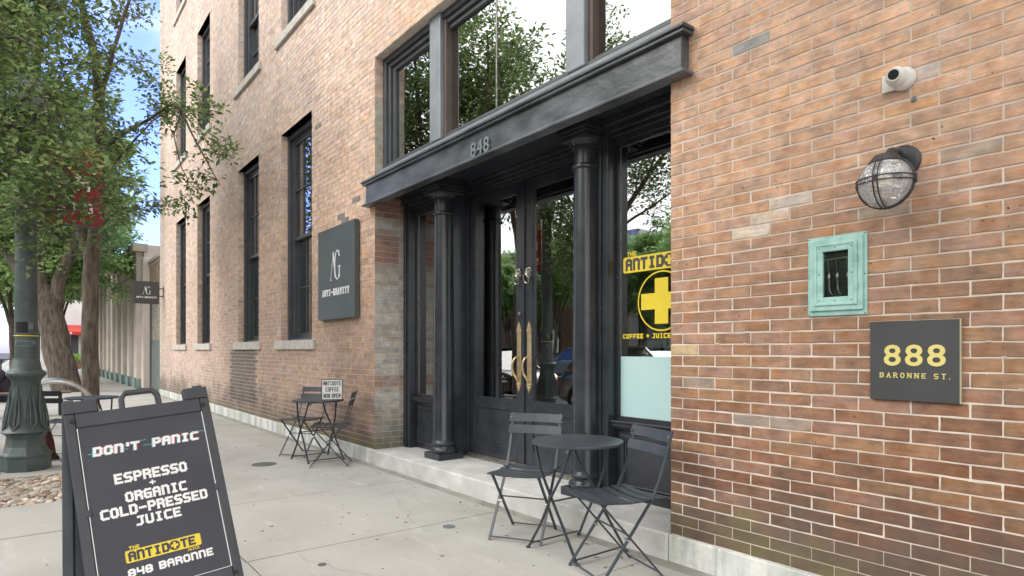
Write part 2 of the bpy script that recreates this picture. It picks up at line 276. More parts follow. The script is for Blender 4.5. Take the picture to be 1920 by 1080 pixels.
# ------------------------------------------------------------------ mesh helper
class MB:
    def __init__(s): s.v = []; s.f = []; s.c = []
    def poly(s, pts, col=None):
        b = len(s.v); s.v += [tuple(p) for p in pts]; s.f.append(tuple(range(b, b+len(pts)))); s.c.append(col); return s
    def box(s, x0, x1, y0, y1, z0, z1, col=None, skip=''):
        b = len(s.v)
        s.v += [(x0,y0,z0),(x1,y0,z0),(x1,y1,z0),(x0,y1,z0),(x0,y0,z1),(x1,y0,z1),(x1,y1,z1),(x0,y1,z1)]
        F = {'b':(0,3,2,1),'t':(4,5,6,7),'f':(0,1,5,4),'r':(1,2,6,5),'k':(2,3,7,6),'l':(3,0,4,7)}
        for k, q in F.items():
            if k in skip: continue
            s.f.append(tuple(b+i for i in q)); s.c.append(col)
        return s
    def obox(s, O, ex, ey, ez, a0, a1, b0, b1, c0, c1, col=None):
        O = Vector(O); P = lambda a, b, c: tuple(O+ex*a+ey*b+ez*c)
        b = len(s.v)
        s.v += [P(a0,b0,c0),P(a1,b0,c0),P(a1,b1,c0),P(a0,b1,c0),P(a0,b0,c1),P(a1,b0,c1),P(a1,b1,c1),P(a0,b1,c1)]
        for q in ((0,3,2,1),(4,5,6,7),(0,1,5,4),(1,2,6,5),(2,3,7,6),(3,0,4,7)):
            s.f.append(tuple(b+i for i in q)); s.c.append(col)
        return s
    def tube(s, pts, rad, n=8, closed=False, cap=True):
        pts = [Vector(p) for p in pts]; m = len(pts)
        if not isinstance(rad, (list, tuple)): rad = [rad]*m
        b = len(s.v); up = None
        for i, p in enumerate(pts):
            if closed: d = pts[(i+1) % m]-pts[i-1]
            else: d = pts[min(i+1, m-1)]-pts[max(i-1, 0)]
            d.normalize()
            if up is None:
                up = Vector((0, 0, 1)) if abs(d.z) < .9 else Vector((1, 0, 0))
            a = d.cross(up)
            if a.length < 1e-5: a = d.orthogonal()
            a.normalize(); up = a.cross(d).normalized()
            for k in range(n):
                t = 2*math.pi*k/n; s.v.append(tuple(p+(a*math.cos(t)+up*math.sin(t))*rad[i]))
        for i in range(m if closed else m-1):
            for k in range(n):
                j = (i+1) % m
                s.f.append((b+i*n+k, b+i*n+(k+1) % n, b+j*n+(k+1) % n, b+j*n+k)); s.c.append(None)
        if cap and not closed:
            s.f.append(tuple(b+k for k in range(n))[::-1]); s.c.append(None)
            s.f.append(tuple(b+(m-1)*n+k for k in range(n))); s.c.append(None)
        return s
    def strip(s, pts, wdt, th, nrm):
        """flat bar following pts, width along nrm"""
        pts = [Vector(p) for p in pts]; nrm = Vector(nrm).normalized(); b = len(s.v); m = len(pts)
        for i, p in enumerate(pts):
            d = (pts[min(i+1, m-1)]-pts[max(i-1, 0)]).normalized(); o = d.cross(nrm).normalized()
            for (q, r_) in ((-1, -1), (1, -1), (1, 1), (-1, 1)):
                s.v.append(tuple(p+nrm*wdt/2*q+o*th/2*r_))
        for i in range(m-1):
            for k in range(4):
                s.f.append((b+i*4+k, b+i*4+(k+1) % 4, b+(i+1)*4+(k+1) % 4, b+(i+1)*4+k)); s.c.append(None)
        s.f.append((b, b+3, b+2, b+1)); s.c.append(None); s.f.append(tuple(b+(m-1)*4+k for k in range(4))); s.c.append(None)
        return s
    def lathe(s, prof, c=(0, 0, 0), n=24, axis='z', squash=None):
        b = len(s.v); m = len(prof)
        for r_, h in prof:
            for k in range(n):
                t = 2*math.pi*k/n
                p = (r_*math.cos(t), r_*math.sin(t), h)
                if axis == 'y': p = (p[0], h, p[1])
                if axis == 'x': p = (h, p[0], p[1])
                s.v.append((c[0]+p[0], c[1]+p[1], c[2]+p[2]))
        for i in range(m-1):
            for k in range(n):
                s.f.append((b+i*n+k, b+i*n+(k+1) % n, b+(i+1)*n+(k+1) % n, b+(i+1)*n+k)); s.c.append(None)
        s.f.append(tuple(b+k for k in range(n))[::-1]); s.c.append(None)
        s.f.append(tuple(b+(m-1)*n+k for k in range(n))); s.c.append(None)
        return s
    def prism(s, pts2, O, ex, ey, en, d0, d1):
        O = Vector(O); b = len(s.v); m = len(pts2)
        for d in (d0, d1):
            for (a, c) in pts2: s.v.append(tuple(O+ex*a+ey*c+en*d))
        s.f.append(tuple(b+i for i in range(m))[::-1]); s.c.append(None)
        s.f.append(tuple(b+m+i for i in range(m))); s.c.append(None)
        for i in range(m):
            j = (i+1) % m; s.f.append((b+i, b+j, b+m+j, b+m+i)); s.c.append(None)
        return s
    def mesh(s, name, mt, smooth=False):
        me = bpy.data.meshes.new(name); me.from_pydata(s.v, [], s.f)
        if mt: me.materials.append(mt)
        if any(c is not None for c in s.c):
            at = me.color_attributes.new('Col', 'FLOAT_COLOR', 'CORNER'); buf = []
            for fc, cc in zip(s.f, s.c):
                cc = cc or (.4, .3, .2)
                for _ in fc: buf += [cc[0], cc[1], cc[2], 1]
            at.data.foreach_set('color', buf)
        if smooth:
            me.polygons.foreach_set('use_smooth', [True]*len(me.polygons))
            try: me.set_sharp_from_angle(angle=R(38))
            except Exception: pass
        me.update(); return me
    def build(s, name, mt, parent=None, smooth=False, **kw):
        o = bpy.data.objects.new(name, s.mesh(name, mt, smooth)); COL.objects.link(o)
        if parent: put(o, parent)
        for k, v in kw.items(): o[k] = v
        return o

LOCAL = set()
def put(o, parent):
    o.parent = parent
    if parent.type == 'EMPTY' and parent.name not in LOCAL:
        o.matrix_parent_inverse = Matrix.Translation(-Vector(parent.location))
def bevel(o, wdt=.004, seg=2, angle=35):
    m = o.modifiers.new('bevel', 'BEVEL'); m.width = wdt; m.segments = seg; m.limit_method = 'ANGLE'; m.angle_limit = R(angle); return o

def thing(name, label, cat, loc=(0, 0, 0), group=None, local=False, rz=0):
    o = bpy.data.objects.new(name, None); COL.objects.link(o); o.location = loc; o.rotation_euler = (0, 0, rz)
    o.empty_display_size = .1
    o['label'] = label; o['category'] = cat
    if group: o['group'] = group
    if local: LOCAL.add(o.name)
    return o
def tag(o, label, cat, group=None):
    o['label'] = label; o['category'] = cat
    if group: o['group'] = group
    return o
def struct(o): o['kind'] = 'structure'; return o
def copy_tree(o, parent=None):
    c = o.copy(); COL.objects.link(c); c.parent = parent
    for ch in list(o.children): copy_tree(ch, c)
    return c
X, Y, Z = Vector((1, 0, 0)), Vector((0, 1, 0)), Vector((0, 0, 1))

# ------------------------------------------------------------------ lettering
G = {
 'A': [[(0,0),(0,5),(1,6),(3,6),(4,5),(4,0)],[(0,3),(4,3)]],
 'B': [[(0,0),(0,6),(3,6),(4,5),(4,4),(3,3),(0,3)],[(3,3),(4,2),(4,1),(3,0),(0,0)]],
 'C': [[(4,6),(1,6),(0,5),(0,1),(1,0),(4,0)]],
 'D': [[(0,0),(0,6),(3,6),(4,5),(4,1),(3,0),(0,0)]],
 'E': [[(4,6),(0,6),(0,0),(4,0)],[(0,3),(3.2,3)]],
 'F': [[(4,6),(0,6),(0,0)],[(0,3),(3.2,3)]],
 'G': [[(4,6),(1,6),(0,5),(0,1),(1,0),(4,0),(4,3),(2.2,3)]],
 'H': [[(0,0),(0,6)],[(4,0),(4,6)],[(0,3),(4,3)]],
 'I': [[(2,0),(2,6)],[(.9,0),(3.1,0)],[(.9,6),(3.1,6)]],
 'J': [[(1,6),(4,6)],[(3.2,6),(3.2,1),(2.2,0),(0,0)]],
 'L': [[(0,6),(0,0),(4,0)]],
 'N': [[(0,0),(0,6),(3,6),(4,5),(4,0)]],
 'n': [[(0,0),(0,6),(4,0),(4,6)]],
 'O': [[(1,0),(0,1),(0,5),(1,6),(3,6),(4,5),(4,1),(3,0),(1,0)]],
 'P': [[(0,0),(0,6),(3,6),(4,5),(4,3.4),(3,2.6),(0,2.6)]],
 'R': [[(0,0),(0,6),(3,6),(4,5),(4,4),(3.2,3),(0,3)],[(2.4,3),(4,1.6),(4,0)]],
 'S': [[(4,6),(1,6),(0,5),(0,4),(1,3),(3,3),(4,2),(4,1),(3,0),(0,0)]],
 'T': [[(0,6),(4,6)],[(2,6),(2,0)]],
 'U': [[(0,6),(0,1),(1,0),(3,0),(4,1),(4,6)]],
 'V': [[(0,6),(2,0),(4,6)]],
 'a': [[(0,0),(2,6),(4,0)],[(.8,2),(3.2,2)]],
 'W': [[(0,6),(1,0),(2,4),(3,0),(4,6)]],
 'Y': [[(0,6),(2,3),(4,6)],[(2,3),(2,0)]],
 '8': [[(1,3),(0,4),(0,5),(1,6),(3,6),(4,5),(4,4),(3,3),(1,3)],[(1,3),(0,2),(0,1),(1,0),(3,0),(4,1),(4,2),(3,3)]],
 '4': [[(0,6),(0,3),(4,3)],[(4,6),(4,0)]],
 '+': [[(2,1),(2,5)],[(0,3),(4,3)]],
 '-': [[(.2,3),(3.8,3)]],
 "'": [[(2,6),(2,4.4)]],
 '.': [[(0,.2),(0,0)]],
}
def stroke(mb, p, q, th, O, ex, ey, en, d0, d1, cap=True):
    p = Vector(p).to_2d(); q = Vector(q).to_2d(); d = (q-p)
    if d.length < 1e-6: return
    d.normalize(); o = Vector((-d.y, d.x))*th/2; e = d*th/2*(.98 if cap else 0)
    pts = [p-e-o, q+e-o, q+e+o, p-e+o]
    mb.prism([tuple(v) for v in pts], O, ex, ey, en, d0, d1)
_k = [0]
def text(mb, s, O, ex, ey, en, h, th=.2, wr=.62, slant=0.0, gap=.35, depth=.0015, align='c', bar=None):
    """letters from strokes; O is the baseline point"""
    cw = h*wr; tot = 0; adv = []
    for ch in s:
        a = cw*(.5 if ch in "'." else .6 if ch == ' ' else 1)+h*gap*wr; adv.append(a); tot += a
    tot -= h*gap*wr
    x = {'c': -tot/2, 'l': 0, 'r': -tot}[align]
    T = h*th; hh = h-T; ww = cw-T
    for ch, a in zip(s, adv):
        for pl in G.get(ch, []):
            for p, q in zip(pl[:-1], pl[1:]):
                _k[0] = (_k[0]+1) % 17; dz = _k[0]*.00003
                f = lambda t: (x+T/2+t[0]/4*ww*(.5 if ch == "'" else 1)+slant*t[1]/6*hh, T/2+t[1]/6*hh)
                stroke(mb, f(p), f(q), T, O, ex, ey, en, .0002, depth+dz)
        x += a
    return tot
def font_mesh(body, size, extrude, offset, mt, name, spacing=1.0):
    c = bpy.data.curves.new(name, 'FONT'); c.body = body; c.size = size; c.extrude = extrude; c.offset = offset
    c.space_character = spacing; c.resolution_u = 3; c.align_x = 'CENTER'
    o = bpy.data.objects.new(name, c); COL.objects.link(o)
    dg = bpy.context.evaluated_depsgraph_get(); me = bpy.data.meshes.new_from_object(o.evaluated_get(dg))
    me.name = name; me.materials.clear(); me.materials.append(mt)
    bpy.data.objects.remove(o); bpy.data.curves.remove(c)
    return me
def serif_text(mb, s, O, ex, ey, en, h, wr=.8, gap=.6, depth=.0015):
    S = {'A': [[(0,0),(2,6)],[(2,6),(4,0)],[(.8,2),(3.2,2)]], 'B': G['B'], 'R': [[(0,0),(0,6),(2.6,6),(3.6,5),(3.6,4),(2.6,3),(0,3)],[(2,3),(4,0)]],
         'O': [[(1.2,0),(0,1.8),(0,4.2),(1.2,6),(2.8,6),(4,4.2),(4,1.8),(2.8,0),(1.2,0)]], 'N': [[(0,0),(0,6)],[(0,6),(4,0)],[(4,0),(4,6)]],
         'E': G['E'], 'S': G['S'], 'T': G['T'], '.': [[(0,.2),(0,0)]]}
    feet = {'A': [0, 4], 'B': [0], 'R': [0, 4], 'N': [0], 'T': [2], 'E': []}
    heads = {'N': [0, 4], 'B': [0], 'R': [0]}
    cw = h*wr; T = h*.15; tot = sum(cw*(.4 if c in ' .' else 1)+h*gap for c in s)-h*gap; x = -tot/2
    for ch in s:
        f = lambda t: (x+T/2+t[0]/4*(cw-T), T/2+t[1]/6*(h-T))
        for pl in S.get(ch, []):
            for p, q in zip(pl[:-1], pl[1:]):
                _k[0] = (_k[0]+1) % 17; stroke(mb, f(p), f(q), T, O, ex, ey, en, .0002, depth+_k[0]*.00003)
        for lst, yy in ((feet.get(ch, []), 0), (heads.get(ch, []), 6)):
            for a in lst:
                _k[0] = (_k[0]+1) % 17
                stroke(mb, f((a-.9, yy)), f((a+.9, yy)), T*.7, O, ex, ey, en, .0002, depth+_k[0]*.00003)
        x += cw*(.4 if ch in ' .' else 1)+h*gap
def ag_logo(mb, O, ex, ey, en, h, depth=.0015):
    u = h/6.0
    P = lambda a, b: (a*u, b*u)
    segs = [((-2.3, 0), (-.95, 5.6), .13), ((-.95, 5.6), (.15, .7), .5), ((-2.75, 0), (-1.8, 0), .14)]
    arc = []
    for i in range(22):
        t = R(38+i*(322-38)/21); arc.append((1.15+1.35*math.cos(t), 3.0+3.0*math.sin(t)))
    for p, q in zip(arc[:-1], arc[1:]):
        my = abs((p[1]+q[1])/2-3)/3; segs.append((p, q, .58-.36*my))
    segs += [((2.15, 4.75), (2.15, 5.9), .12), ((2.3, 2.6), (2.3, .55), .42), ((1.55, 2.6), (2.95, 2.6), .14)]
    for p, q, t in segs:
        _k[0] = (_k[0]+1) % 17; stroke(mb, P(*p), P(*q), t*u, O, ex, ey, en, .0002, depth+_k[0]*.00003)

# ------------------------------------------------------------------ ground, road, sidewalk
YW = 3.17                                   # face of the brick wall
KY = -1.45                                  # kerb line
PIT = (-8.12, -6.62, -0.75, 0.42)
struct(MB().poly([(-400, -300, -.16), (300, -300, -.16), (300, 300, -.16), (-400, 300, -.16)]).build('ground', M['soil']))
struct(MB().box(-300, 60, -13.5, KY-.15, -.3, -.12).build('road', M['asphalt']))
kb = MB()
for i in range(60):
    x = 8-i*2.4
    kb.box(x-2.39, x, KY-.15, KY, -.3, .0)
struct(kb.build('kerb', M['granite']))
sw = struct(MB().box(-300, 40, KY, YW+.6, -.3, -.03).build('sidewalk', M['concrete']))
random.seed(3)
xs = [8.0, 6.5, 5.0, 3.5, 2.0, .5, -1.0, -2.5, -4.0, -5.53, -7.04, -8.5, -10.0, -11.5, -13.0, -14.5, -16.0, -17.5, -19, -20.5, -22, -23.5, -25, -27, -29, -31, -33, -36, -39, -42, -46, -50, -55, -60, -70, -90, -140, -290]
ys = [KY+.01, -.2, 1.08, 3.03]
for xa, xb in zip(xs[1:], xs[:-1]):
    for ya, yb in zip(ys[:-1], ys[1:]):
        g = .005; segs = [(xa+g, xb-g, ya+g, yb-g)]
        out = []
        for (a, b, c_, d_) in segs:      # leave the pebble bed open
            if a < PIT[1] and b > PIT[0] and c_ < PIT[3] and d_ > PIT[2]:
                if a < PIT[0]: out.append((a, PIT[0], c_, d_))
                if b > PIT[1]: out.append((PIT[1], b, c_, d_))
                m0, m1 = max(a, PIT[0]), min(b, PIT[1])
                if c_ < PIT[2]: out.append((m0, m1, c_, PIT[2]))
                if d_ > PIT[3]: out.append((m0, m1, PIT[3], d_))
            else: out.append((a, b, c_, d_))
        for (a, b, c_, d_) in out:
            h = random.uniform(-.0025, .0025)
            o = MB().box(a, b, c_, d_, -.08, h, skip='b').build('paving_slab', M['concrete'], sw)
            bevel(o, .005, 1)
struct(MB().box(-20.9, 8, 3.035, YW+.1, -.08, -.006).build('joint_strip', mat('dark_seam_mortar', (.21, .2, .18), (.3, .29, .26), scale=3, rough=.95, bump=.5, bscale=60)))
struct(MB().box(PIT[0], PIT[1], PIT[2], PIT[3], -.09, -.045).build('planting_bed', M['soil']))
pb = bpy.data.objects['planting_bed']
# rounded pebbles
pm = []
for k in range(8):
    bm = MB(); n1, n2 = 7, 4; rr = random.Random(k)
    ring = [(0.0, -1)]+[(math.sin(math.pi*i/(n2)), -math.cos(math.pi*i/n2)) for i in range(1, n2)]
    vs = [(0, 0, -1)]
    for i in range(1, n2):
        for j in range(n1):
            t = 2*math.pi*j/n1; q = rr.uniform(.85, 1.12)
            vs.append((ring[i][0]*math.cos(t)*q, ring[i][0]*math.sin(t)*q, ring[i][1]))
    vs.append((0, 0, 1)); fs = []
    for j in range(n1): fs.append((0, 1+(j+1) % n1, 1+j))
    for i in range(n2-2):
        for j in range(n1): fs.append((1+i*n1+j, 1+i*n1+(j+1) % n1, 1+(i+1)*n1+(j+1) % n1, 1+(i+1)*n1+j))
    T = len(vs)-1
    for j in range(n1): fs.append((T, 1+(n2-2)*n1+j, 1+(n2-2)*n1+(j+1) % n1))
    bm.v = vs; bm.f = fs; bm.c = [None]*len(fs)
    pm.append(bm.mesh('pebble', M['pebbles'][k % 5], True))
rr = random.Random(11); placed = []; tries = 0
xr, yr = (-8.1, -6.64), (-.35, .41)
while len(placed) < 298 and tries < 20000:
    tries += 1
    s_ = rr.uniform(.026, .052); x = rr.uniform(*xr); y = rr.uniform(*yr)
    if any((x-a)**2+(y-b)**2 < (.62*(s_+c))**2 for a, b, c in placed): continue
    placed.append((x, y, s_))
    o = bpy.data.objects.new('pebble', pm[rr.randrange(8)]); COL.objects.link(o); o.parent = pb
    o.location = (x, y, -.022+rr.uniform(-.012, .02)); o.rotation_euler = (rr.uniform(-.3, .3), rr.uniform(-.3, .3), rr.uniform(0, 6.3))
    o.scale = (s_*1.25, s_*.85, s_*.6)
bm = MB()
for k in range(420):                       # the layer below and the hidden part of the bed
    x = rr.uniform(PIT[0]+.03, PIT[1]-.03); y = rr.uniform(PIT[2]+.03, PIT[3]-.03) if k % 2 else rr.uniform(-.4, PIT[3]-.03); s_ = rr.uniform(.03, .05)
    base = len(bm.v); q = rr.choice(pm); ca, sa = math.cos(k), math.sin(k)
    for v in q.vertices:
        a, b_, c_ = v.co.x*s_*1.2, v.co.y*s_*.9, v.co.z*s_*.5
        bm.v.append((x+a*ca-b_*sa, y+a*sa+b_*ca, -.05+c_))
    for p in q.polygons: bm.f.append(tuple(base+i for i in p.vertices)); bm.c.append(None)
bm.build('small_pebbles', M['pebbles'][4], pb, True, kind='stuff')
# far side of the street
struct(MB().box(-300, 60, -17.5, -13.5, -.3, .0).build('opposite_pavement', M['concrete']))
pl = MB()
for i in range(30): pl.box(-200+i*7, -198+i*7, -7.6, -7.48, -.12, -.116)
struct(pl.build('lane_markings', M['white']))

# covers in the pavement and flecks on it
def cover(x, y, r_, name, label, m_, dz=.006):
    b = MB().lathe([(r_, -.03), (r_, dz), (r_*.86, dz), (r_*.86, dz-.0015), (0.001, dz-.0015)], (x, y, 0), 32)
    tag(b.build(name, m_, smooth=False), label, 'cover')
cover(-7.29, 2.15, .135, 'round_cover', 'dark round iron cover set in the pavement near the far bistro set', M['iron'])
cover(-3.87, 2.46, .045, 'cleanout_cover', 'small worn blue-grey metal disc in the pavement beyond the front chair', M['pewter'])
cover(-3.66, 1.42, .025, 'survey_marker', 'tiny flat round marker in the pavement right of the sandwich board', M['iron'], .0045)
fl = MB(); rr = random.Random(5)
for k in range(150):
    x = rr.uniform(-9, -1.5); y = rr.uniform(.2, 3.0); s_ = rr.choice([rr.uniform(.004, .010), rr.uniform(.004, .010), rr.uniform(.010, .020)])
    fl.lathe([(s_, .002), (s_*.7, .0045), (.001, .005)], (x, y, 0), 7)
for (p0, p1, n_) in (((-2.2, .5), (-3.9, .75), 9), ((-5.6, 1.9), (-7.0, 2.6), 9), ((-3.2, 1.6), (-3.9, 1.35), 6), ((-4.1, 2.3), (-5.4, 2.75), 8)):
    pts = [(p0[0]+(p1[0]-p0[0])*i/n_+rr.uniform(-.03, .03), p0[1]+(p1[1]-p0[1])*i/n_+rr.uniform(-.03, .03)) for i in range(n_+1)]
    for (a, b), (c_, d_) in zip(pts[:-1], pts[1:]):
        q = Vector((d_-b, a-c_, 0)).normalized()*.0012
        fl.poly([(a-q.x, b-q.y, .0034), (c_-q.x, d_-q.y, .0034), (c_+q.x, d_+q.y, .0034), (a+q.x, b+q.y, .0034)][::-1])
fl.build('gum_spots', mat('old_gum_and_grit', (.16, .15, .135), (.24, .22, .2), scale=20, rough=.9), sw, kind='stuff')

V_, F_ = [], []; rr = random.Random(15)
for k in range(150):
    x = rr.uniform(-12, -1.2); y = rr.choice([rr.uniform(2.85, 3.12), rr.uniform(2.85, 3.12), rr.uniform(-.2, 3.0)]); t = rr.uniform(0, 6.28); s_ = rr.uniform(.008, .022); z_ = rr.uniform(.004, .009)
    d = Vector((math.cos(t), math.sin(t), 0)); q = Vector((-d.y, d.x, 0)); b = len(V_); p = Vector((x, y, z_))
    V_ += [tuple(p-d*s_), tuple(p+q*s_*.4+Z*.003), tuple(p+d*s_+Z*.004), tuple(p-q*s_*.4)]; F_.append((b, b+1, b+2, b+3))
me = bpy.data.meshes.new('fallen_leaves'); me.from_pydata(V_, [], F_); me.materials.append(leaf_material('dry_leaf', (.10, .06, .03), (.22, .15, .07), (.16, .18, .06)))
o = bpy.data.objects.new('fallen_leaves', me); COL.objects.link(o); o['kind'] = 'stuff'; o.parent = sw
# ------------------------------------------------------------------ the brick building
BLD = thing('brick_building', 'long tan brick warehouse with black shopfront and tall charcoal windows', 'building', (-9, YW, 0))
CH, CL, JT = .0654, .226, .0064
XL, XR, ZT = -20.9, 3.5, 13.2
def cz(n): return .16+n*CH
wins = [(-9.87, -8.55), (-12.35, -11.05), (-15.85, -14.6), (-18.4, -17.15)]
HEAD = cz(69)
floors = [(1.45, HEAD), (6.22, cz(130)), (10.1, cz(185))]
ops = [(-6.565, -2.42, .0, HEAD)]
for (a, b) in wins:
    for (z0, z1) in floors: ops.append((a, b, z0-.12, z1))
# mortar backing, split into bands round the openings
zb = sorted({.0, ZT} | {o[2] for o in ops} | {o[3] for o in ops})
bk = MB()
for z0, z1 in zip(zb[:-1], zb[1:]):
    zm = (z0+z1)/2; cuts = sorted((o[0]-.004, o[1]+.004) for o in ops if o[2] < zm < o[3]); x = XL
    for a, b in cuts+[(XR, XR)]:
        if a > x: bk.box(x, a, YW+.0032, YW+.36, z0, z1)
        x = b
bk.box(XL, XL+.3, YW+.36, 16, 0, ZT); bk.box(XR-.3, XR, YW+.36, 16, 0, ZT); bk.box(XL, XR, 16, 16.3, 0, ZT)
bk.build('wall', M['mortar'], BLD)
MB().box(XL+.3, XR-.3, YW+.36, 16, ZT-.35, ZT-.1).build('roof', M['iron'], BLD)
MB().box(XL-.04, XR+.04, YW-.05, YW+.45, ZT, ZT+.1).build('coping', M['limestone'], BLD)

def mixc(a, b, t): t = max(0, min(1, t)); return tuple(p*(1-t)+q*t for p, q in zip(a, b))
def sstep(a, b, x): t = max(0, min(1, (x-a)/(b-a))); return t*t*(3-2*t)
from mathutils import noise as mn
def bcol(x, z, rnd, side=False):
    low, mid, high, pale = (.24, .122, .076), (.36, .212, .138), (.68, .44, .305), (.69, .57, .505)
    c = mixc(low, mid, sstep(.5, 1.6, z)); c = mixc(c, high, sstep(1.5, 2.7, z))  # brighter upper wall and dimmer foot: light falloff put into the brick colour
    pl_ = min(.92, sstep(-3, -9, x)*.45+sstep(-9, -18, x)*.35+sstep(2.6, 6.0, z)*.45)  # paler high up and far off, making up in colour for tree shade
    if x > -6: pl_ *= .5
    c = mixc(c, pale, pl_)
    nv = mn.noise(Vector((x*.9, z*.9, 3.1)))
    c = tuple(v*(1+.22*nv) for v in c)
    r_ = rnd.random()
    if r_ < .22: c = mixc(c, (.60, .38, .20), .2)        # ochre
    elif r_ < .42: c = mixc(c, (.56, .36, .30), .25)       # pink
    elif r_ < .50: c = mixc(c, (.26, .18, .14), .25)       # overburnt
    elif r_ < .508: c = mixc(c, (.40, .35, .30), .6)                 # grey replacement
    v = rnd.uniform(.93, 1.07); c = tuple(min(.8, k*v) for k in c)
    dn = mn.noise(Vector((x*2.3, z*3.1, 9)))
    st = sstep(.55, .0, abs(x+20.4))                        # pale streak at the far corner
    c = mixc(c, (.42, .40, .36), st*.6)
    if -12.9 < x < -11.15 and .38 < z < 1.33: c = mixc(c, (.17, .15, .145), .85)
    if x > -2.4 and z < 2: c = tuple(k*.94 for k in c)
    return c
def in_ops(x, z): return any(o[0]-.001 < x < o[1]+.001 and o[2] < z < o[3] for o in ops)
rb = random.Random(21); bricks = []        # (x0, x1, z0, z1, depth, col)
ncs = int((ZT-.16)/CH)
special = {}
for r_ in range(ncs):
    z0 = cz(r_)+JT/2; z1 = cz(r_+1)-JT/2; zm = (z0+z1)/2
    ph = -.975 if r_ % 2 == 0 else -.862
    k0 = math.floor((XL-ph)/CL)-1; x = ph+k0*CL
    cuts = [(o[0], o[1]) for o in ops if o[2] < zm < o[3]]
    while x < XR:
        a, b = max(x+JT/2, XL), min(x+CL-JT/2, XR); parts = [(a, b)]
        for (c0, c1) in cuts:
            np_ = []
            for (p, q) in parts:
                if q <= c0 or p >= c1: np_.append((p, q)); continue
                if p < c0-.001: np_.append((p, c0))
                if q > c1+.001: np_.append((c1, q))
            parts = np_
        for (p, q) in parts:
            if q-p < .018: continue
            dep = .05
            if any(abs(q-c0) < .002 for c0, _ in cuts): dep = .098 if r_ % 2 else .2
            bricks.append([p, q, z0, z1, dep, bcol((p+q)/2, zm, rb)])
        x += CL
# a few odd bricks the wall really shows
def recolour(px, pz, col, wdt=.12):
    for bb in bricks:
        if bb[0]-.001 < px < bb[1]+.001 and bb[2]-.004 < pz < bb[3]+.004: bb[5] = col
recolour(-1.88, 1.965, (.60, .50, .41)); recolour(-1.78, 2.03, (.60, .49, .41)); recolour(-1.66, 2.10, (.55, .46, .39))
recolour(-1.94, 2.98, (.40, .38, .36)); recolour(-2.36, 1.32, (.52, .40, .24)); recolour(-.98, 2.54, (.62, .50, .43))
for xx, zz in ((-7.55, 3.02), (-7.15, 3.12), (-7.5, 2.93), (-8.4, 4.4), (-8.55, 3.5)): recolour(xx, zz, (.26, .25, .24))
cx_, sx_ = .78513, .61932
def pxof(x, y, z):
    t = -x*cx_+y*sx_; u = (x*sx_+y*cx_)/t
    return 960+1160*u, 657-1160*(z-1.302)/t
def visarea(b):
    xa, ya = pxof(b[0], YW, b[2]); xb, yb = pxof(b[1], YW, b[3])
    if xb < 0 or xa > 1920 or max(ya, yb) < 0 or min(ya, yb) > 1080: return 0
    return (xb-xa)*abs(yb-ya)
order = sorted(range(len(bricks)), key=lambda i: -visarea(bricks[i])); top = set(order[:296])
def wash_col(y, zm, base):
    t = mn.noise(Vector((y*6, zm*2.2, 1)))
    redz = sstep(2.2, 2.35, zm)*sstep(2.75, 2.6, zm)*(1 if t > -.05 else .2)
    redz = max(redz, sstep(2.78, 2.85, zm)*sstep(3.3, 3.2, zm), sstep(.84, .87, zm)*sstep(1.02, .99, zm)*.8)
    col = mixc((.52, .50, .455) if rb.random() < .6 else (.44, .40, .36), (.30, .11, .065), redz*.7)
    col = mixc(col, (.42, .42, .34), sstep(3.3, 3.5, zm)*.6)
    col = mixc(col, base, sstep(4.1, 4.3, zm))
    return mixc(col, (.38, .37, .31), sstep(.4, .2, zm))
def add_brick(mb, b, rnd, fine):
    x0, x1, z0, z1, dep, col = b
    rcol = wash_col(YW, (z0+z1)/2, col) if abs(x1+6.565) < .004 else col
    y0 = YW+rnd.uniform(-.0015, .0015)
    if not fine:
        mb.box(x0, x1, y0, YW+dep, z0, z1, col, skip='k'); mb.c[-2] = rcol; return
    e = .0032; jt = .0014
    per = [(x0+(x1-x0)*k/4, z0, 0) for k in range(4)]+[(x1, z0, 0), (x1, (z0+z1)/2, 0)]+[(x1-(x1-x0)*k/4, z1, 0) for k in range(4)]+[(x0, z1, 0), (x0, (z0+z1)/2, 0)]
    cxm, czm = (x0+x1)/2, (z0+z1)/2; m = len(per); bb = len(mb.v); O_, I_ = [], []
    for (px_, pz_, _) in per:
        ox, oz = px_+rnd.uniform(-jt, jt), pz_+rnd.uniform(-jt, jt)
        chip = rnd.uniform(.003, .007) if rnd.random() < .07 else 0
        sx_n = -1 if px_ > cxm+.001 else 1; sz_n = -1 if pz_ > czm+.001 else 1
        O_.append((ox, y0+e, oz)); I_.append((ox+sx_n*(e+chip)*(1 if abs(px_-cxm) > (x1-x0)*.45 else .05), y0+rnd.uniform(-.0004, .0004), oz+sz_n*(e+chip)*(1 if abs(pz_-czm) > .01 else .0)))
    K_ = [(p[0], YW+dep, p[1]) for p in per]
    mb.v += O_+I_+K_
    mb.f.append(tuple(bb+m+i for i in range(m))); mb.c.append(col)
    for k in range(m):
        n_ = (k+1) % m
        mb.f.append((bb+k, bb+n_, bb+m+n_, bb+m+k)); mb.c.append(col)
        mb.f.append((bb+2*m+k, bb+2*m+n_, bb+n_, bb+k)); mb.c.append(rcol if k in (4, 5) else col)
rest = MB(); rb = random.Random(4)
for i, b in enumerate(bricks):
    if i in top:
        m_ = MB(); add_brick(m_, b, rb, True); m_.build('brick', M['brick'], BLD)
    else: add_brick(rest, b, rb, visarea(b) > 250)
